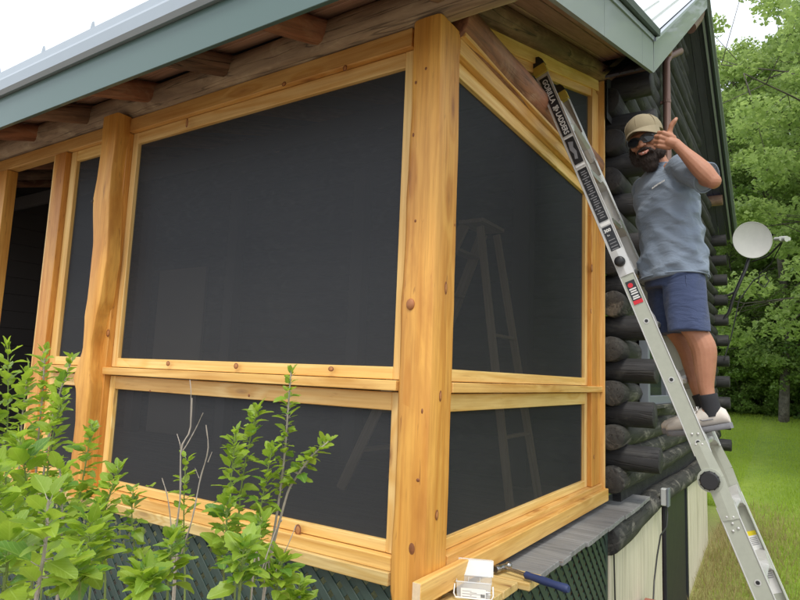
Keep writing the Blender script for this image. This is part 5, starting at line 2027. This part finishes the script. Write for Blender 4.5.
shoots_l = [shoot(a, d, l, dn, st, i % 3 == 0) for i, (a, d, l, dn, st) in enumerate(LS)]
c0 = surv(30, 560, 1.8)
shrub('leafy_shrub', 'tall leafy green shrub at the lower left in front of the third post', shoots_l, (c0.x, c0.y, -.62), 5,
      inner=260, inner_box=((c0.x - .75, c0.x + .22), (c0.y - .10, c0.y + .35), (.30, 1.22)))

MS = [
    ([(291, 372), (288, 410), (284, 460), (276, 520), (262, 610)], 1.90, .040, 1.35, .56),
    ([(328, 442), (312, 456), (296, 478), (284, 505), (262, 610)], 1.90, .040, 1.1, .66),
    ([(258, 408), (250, 440), (240, 500), (234, 610)], 1.90, .046, 1.15, .52),
    ([(236, 432), (232, 470), (226, 530), (222, 610)], 1.80, .046, 1.15, .52),
    ([(186, 458), (184, 500), (184, 550), (184, 612)], 1.95, .046, .8, .58),
    ([(272, 450), (264, 490), (256, 540), (250, 612)], 1.85, .048, 1.1, .55),
    ([(228, 500), (226, 530), (224, 570), (222, 612)], 1.55, .052, 1.1, .6),
    ([(262, 520), (258, 550), (254, 580), (250, 612)], 1.55, .050, 1.0, .6),
    ([(244, 545), (242, 565), (240, 590), (238, 615)], 1.35, .056, 1.0, .62),
    ([(282, 556), (280, 575), (276, 595), (274, 615)], 1.5, .050, 1.1, .62),
    ([(300, 585), (298, 595), (296, 605), (294, 618)], 1.6, .050, 1.0, .6),
]
shoots_m = [shoot(a, d, l, dn, st, i < 2) for i, (a, d, l, dn, st) in enumerate(MS)]
c1 = surv(240, 570, 1.8)
mid_shrub = shrub('leafy_shrub', 'bright green shrub before the big lower screen with one tall shoot reaching the rail', shoots_m, (c1.x, c1.y, -.62), 9,
                  inner=60, inner_box=((c1.x - .16, c1.x + .22), (c1.y - .05, c1.y + .32), (.20, .86)))

BS = [
    ([(133, 490), (132, 520), (136, 560), (140, 612)], 1.95, .044, 1.0, .55),
    ([(100, 505), (100, 530), (102, 560), (104, 612)], 1.6, .044, 1.0, .56),
    ([(172, 540), (170, 560), (168, 585), (166, 615)], 1.45, .054, 1.0, .6),
    ([(72, 560), (74, 575), (76, 590), (78, 618)], 1.25, .056, 1.1, .62),
    ([(146, 572), (146, 585), (148, 600), (150, 620)], 1.2, .056, 1.0, .66),
]
shoots_b = [shoot(a, d, l, dn, st, False) for i, (a, d, l, dn, st) in enumerate(BS)]
c2 = surv(130, 590, 1.6)
shrub('low_shrub', 'low young shrub growing against the green lattice between the two taller shrubs', shoots_b, (c2.x, c2.y, -.62), 13,
      inner=0, inner_box=((c2.x - .25, c2.x + .25), (c2.y + .0, c2.y + .3), (.15, .50)))

# dead grey canes standing in the middle shrub
rg = random.Random(2)
m = MB()
for pix, d, r in (([(192, 398), (190, 430), (181, 450), (180, 500), (172, 560), (172, 615)], 1.62, .0030),
                  ([(203, 413), (196, 428), (186, 446), (181, 452)], 1.62, .0018), ([(177, 434), (180, 444), (181, 452)], 1.62, .0016),
                  ([(206, 425), (208, 450), (200, 480), (192, 520), (180, 560), (172, 615)], 1.66, .0026), ([(212, 452), (208, 462)], 1.66, .0014),
                  ([(162, 478), (168, 500), (172, 540), (174, 615)], 1.7, .0022),
                  ([(190, 430), (191, 395), (190, 380)], 1.62, .0013), ([(195, 468), (199, 478)], 1.64, .0012),
                  ([(282, 520), (276, 530), (262, 570), (250, 615)], 1.45, .0022), ([(296, 525), (288, 545), (272, 580), (262, 615)], 1.5, .0018)):
    path = [surv(x, y, d + .01 * math.sin(y)) for x, y in pix]
    if pix[-1][1] >= 600:
        path.append(V((path[-1].x, path[-1].y + .03, gz(path[-1].x, path[-1].y))))
    path = smooth_path(path, 20)
    m.tube(path, [r * (.55 + .45 * i / 20) * (1 + .25 * math.sin(i * 2.3)) for i in range(21)], 6)
tag(m.build('dead_canes', 'twig', None, True), 'bare grey dead canes standing up out of the middle shrub', 'dead branches')

# ================================================================ TREES
def fast_mesh(name, verts, faces_n, idx, mat, smooth=False):
    me = bpy.data.meshes.new(name)
    me.vertices.add(len(verts))
    me.vertices.foreach_set('co', verts.astype(np.float32).ravel())
    nf = len(idx) // faces_n
    me.loops.add(len(idx))
    me.loops.foreach_set('vertex_index', idx.astype(np.int32))
    me.polygons.add(nf)
    me.polygons.foreach_set('loop_start', np.arange(0, len(idx), faces_n, dtype=np.int32))
    if smooth:
        me.polygons.foreach_set('use_smooth', [True] * nf)
    me.update(calc_edges=True)
    me.materials.append(M[mat])
    return me


def leaf_cloud(centers, size, rng, mat, name='crown', flat=0.55):
    """one folded leaf (two triangles sharing a bent midrib) at each centre"""
    n = len(centers)
    nrm = rng.normal(size=(n, 3))
    nrm[:, 2] = np.abs(nrm[:, 2]) + flat
    nrm /= np.linalg.norm(nrm, axis=1)[:, None]
    d = rng.normal(size=(n, 3))
    d -= nrm * (d * nrm).sum(1)[:, None]
    d /= np.linalg.norm(d, axis=1)[:, None]
    s = np.cross(nrm, d)
    sz = (size * rng.uniform(.6, 1.25, n))[:, None]
    a = centers - d * sz * .5
    b_ = centers + d * sz * .5 - nrm * sz * .12
    l = centers + s * sz * .42 + nrm * sz * .12 + d * sz * .05
    r = centers - s * sz * .42 + nrm * sz * .12 + d * sz * .05
    verts = np.stack([a, l, b_, r], 1).reshape(-1, 3)
    k = np.arange(n) * 4
    idx = np.stack([k, k + 1, k + 2, k, k + 2, k + 3], 1).ravel()
    return fast_mesh(name, verts, 3, idx, mat)


def make_tree(seed, h, rad, nleaf, lsize, mat, base_frac=.28, nl=9, sparse=1.0, trunk_r=.16):
    rng = np.random.default_rng(seed)
    rg = random.Random(seed)
    m = MB()
    trunk = [V((0, 0, -.3)), V((rg.uniform(-.15, .15), rg.uniform(-.15, .15), h * .3)), V((rg.uniform(-.3, .3), rg.uniform(-.3, .3), h * .62)), V((rg.uniform(-.4, .4), rg.uniform(-.4, .4), h * .93))]
    tp = smooth_path(trunk, 14)
    m.tube(tp, [trunk_r * (1.15 - .98 * (i / 14)) for i in range(15)], 9)
    clumps = []
    for i in range(nl * 3):
        f = base_frac + (.97 - base_frac) * ((i + rg.random()) / (nl * 3))
        k = f * 14
        p = tp[min(13, int(k))].lerp(tp[min(14, int(k) + 1)], k - int(k))
        env = math.sin(math.pi * min(1, max(.06, (f - base_frac * .75) / (1.06 - base_frac * .75)))) ** .62
        L = rad * env * rg.uniform(.65, 1.12)
        a = i * 2.4 + rg.uniform(-.5, .5)
        d = V((math.cos(a), math.sin(a), rg.uniform(.05, .55)))
        e = p + d * L
        mid = p.lerp(e, .5) + V((0, 0, L * .08))
        br = smooth_path([p, mid, e], 8)
        m.tube(br, [trunk_r * .22 * (1 - f * .55) * (1 - .85 * j / 8) + .006 for j in range(9)], 5)
        for j in range(3, 9):
            q = br[j]
            for _ in range(2):
                o = V((rg.gauss(0, 1), rg.gauss(0, 1), rg.gauss(0, .55))) * (L * .20 + .10)
                clumps.append((q + o, rg.uniform(.16, .44) * (rad / 3) ** .5))
                m.tube([q, q + o], [.010, .004], 3, caps=False)
    n_c = len(clumps)
    cen = np.array([tuple(c[0]) for c in clumps])
    cr_ = np.array([c[1] for c in clumps])
    w = cr_ ** 2
    w *= rng.uniform(.35, 1.5, n_c) ** sparse
    pick = rng.choice(n_c, nleaf, p=w / w.sum())
    g = rng.normal(size=(nleaf, 3))
    g /= np.linalg.norm(g, axis=1)[:, None]
    g *= (rng.random(nleaf) ** .45)[:, None]
    pos = cen[pick] + g * cr_[pick][:, None] * np.array([1.15, 1.15, .62])
    pos[:, 2] -= (g[:, 0] ** 2 + g[:, 1] ** 2) * cr_[pick] * .18
    crown = leaf_cloud(pos, lsize, rng, mat)
    return m.mesh('trunk', 'bark', True), crown


maple = make_tree(31, 13.5, 4.2, 84000, .105, 'tree_leaf', .16, 12, .3, .15)
birch = make_tree(32, 10.5, 3.0, 60000, .085, 'tree_leaf', .12, 10, .6, .11)
oak = make_tree(33, 12.5, 4.4, 42000, .15, 'wood_leaf', .10, 12, .6, .22)
under = make_tree(34, 4.6, 2.3, 17000, .12, 'wood_leaf', .05, 8, .5, .07)
bright = make_tree(35, 6.0, 2.6, 22000, .10, 'tree_leaf', .10, 9, .6, .08)


def tree(kind, pair, x, y, s, rot, label, group=None):
    root = thing(kind, label, 'tree', (x, y, gz(x, y)), group)
    root.rotation_euler = (0, 0, rot)
    root.scale = (s, s, s)
    for me in pair:
        o = bpy.data.objects.new(me.name, me)
        COL.objects.link(o)
        o.parent = root
    return root


def at_px(px, dist):
    d = ray(px, 395)
    d.z = 0
    d.normalize()
    p = CAM + d * dist
    return p.x, p.y


x, y = at_px(930, 15)
tree('maple_tree', maple, x, y, 1.0, .4, 'tall airy maple at the right edge with sky showing through its crown')
x, y = at_px(782, 21)
tree('maple_tree', birch, x, y, 1.16, 2.0, 'pale green young maple rising behind the satellite dish')
x, y = at_px(744, 22.5)
tree('young_tree', bright, x, y, .95, 1.1, 'bright yellow green low tree just right of the far log ends')
wood = [(700, 24, 'oak', 1.0, .5), (735, 30, 'oak', 1.02, 1.9), (790, 29, 'oak', .88, 3.3), (850, 27, 'oak', .95, 4.1), (905, 24, 'maple', 1.0, 5.0), (665, 30, 'maple', 1.0, .2), (960, 25, 'oak', 1.0, 2.2), (1030, 24, 'birch', 1.1, 2.9), (620, 33, 'oak', 1.1, 3.9), (560, 36, 'oak', 1.1, 5.1)]
K = {'oak': oak, 'maple': maple, 'birch': birch, 'under': under, 'bright': bright}
TXT = ['dark wood edge tree hidden mostly behind the cabin gable', 'dense dark tree beyond the lawn straight behind the dish arm', 'broad dark tree at the back of the lawn below the tall maple', 'dark woodland tree beyond the right edge of the lawn',
       'airy maple beyond the right side of the lawn', 'maple standing behind the cabin', 'woodland tree far out to the right', 'slim young tree farthest to the right', 'tall woodland tree behind the cabin roof', 'woodland tree behind the porch roof']
for (px, ds_, kd, s, r), tx_ in zip(wood, TXT):
    x, y = at_px(px, ds_)
    tree('woodland_tree', K[kd], x, y, s, r, tx_, 'trees at the edge of the wood')
LOOK = ['dark', 'pale', 'broad dark', 'rounded dark', 'small pale', 'tall dark']
WHERE = ['hidden behind the cabin wall', 'peeping past the cabin corner', 'seen between the far log ends', 'just right of the far log ends', 'at the foot of the low yellow green tree',
         'left of the point under the satellite dish', 'straight under the satellite dish', 'right of the point under the dish', 'under the dish feed arm', 'left of the right hand trunk', 'below the tall maple',
         'at the right edge of the photograph', 'just beyond the right edge', 'further right beyond the lawn', 'far right beyond the lawn', 'rightmost of the row']
for i in range(16):
    px, ds_, s = 684 + i * 11.5, 23.5 + 1.4 * math.sin(i * 2.1), .62 + .16 * math.sin(i * 1.7 + 1)
    x, y = at_px(px, ds_)
    tree('woodland_bush', under if i % 3 else bright, x, y, s * (1 if i % 3 else .75), i * 1.3, LOOK[i % 6] + ' bush at the wood edge, ' + WHERE[i], 'bushes along the wood edge')
# far mass that closes the wood
rng = np.random.default_rng(77)
n = 70000
ang = rng.uniform(-.15, 1.15, n)
rr = rng.uniform(33, 44, n)
top = 7.5 + 2.0 * np.sin(ang * 19) + 1.2 * np.sin(ang * 47 + 1)
zz = rng.random(n) ** .8 * top
az_ = np.pi / 2 - (ang - .1)
px_ = CAM.x + rr * np.cos(az_)
py_ = CAM.y + rr * np.sin(az_)
far = leaf_cloud(np.stack([px_, py_, zz + .3], 1), .34, rng, 'wood_leaf', 'far_foliage')
o = put('far_wood', far, None, Matrix.Identity(4), 'stuff')
tag(o, 'dark mass of far woodland closing the view behind the bushes', 'woods')

# ================================================================ GRASS
def blades(n, xr, yr, hmin, hmax, mat, name, label, cat, rng, width=.006, dens=None):
    x = rng.uniform(*xr, n)
    y = yr[0] + (yr[1] - yr[0]) * rng.random(n) ** 1.5
    if dens is not None:
        keep = rng.random(n) < dens(x, y)
        x, y = x[keep], y[keep]
    n = len(x)
    z = np.array([gz(a, b_) for a, b_ in zip(x, y)])
    h = rng.uniform(hmin, hmax, n)
    a = rng.uniform(0, 6.28, n)
    lean = rng.uniform(.1, .7, n) * h
    w = width * rng.uniform(.6, 1.3, n) * (1 + y * .06)
    sx, sy = np.cos(a) * w / 2, np.sin(a) * w / 2
    p0 = np.stack([x - sx, y - sy, z - .005], 1)
    p1 = np.stack([x + sx, y + sy, z - .005], 1)
    b2 = rng.uniform(0, 6.28, n)
    p2 = np.stack([x + np.cos(b2) * lean, y + np.sin(b2) * lean, z + h], 1)
    verts = np.stack([p0, p1, p2], 1).reshape(-1, 3)
    me = fast_mesh(name, verts, 3, np.arange(n * 3), mat)
    o = put(name, me, None, Matrix.Identity(4), 'stuff')
    return tag(o, label, cat)


rng = np.random.default_rng(5)
near_wall = lambda x, y: np.clip(1.4 - (x - .2) / .9, .03, 1) * (x > .24) * np.clip((9.5 - y) / 2, 0, 1)
blades(190000, (.24, 7.5), (1.5, 22), .03, .075, 'blade', 'lawn_grass', 'bright green mown lawn grass beside the cabin', 'grass', rng, .0065,
       lambda x, y: np.clip((x - .25) / .9, .12, 1) * np.where(y > 8.6, 1, 1))
blades(60000, (-4, .3), (8.9, 22), .03, .075, 'blade', 'back_lawn_grass', 'lawn grass behind the cabin', 'grass', rng, .0065)
blades(26000, (.24, 1.7), (1.5, 9.3), .04, .17, 'dry_blade', 'dry_grass', 'dry straw coloured grass along the foundation', 'dry grass', rng, .005, near_wall)
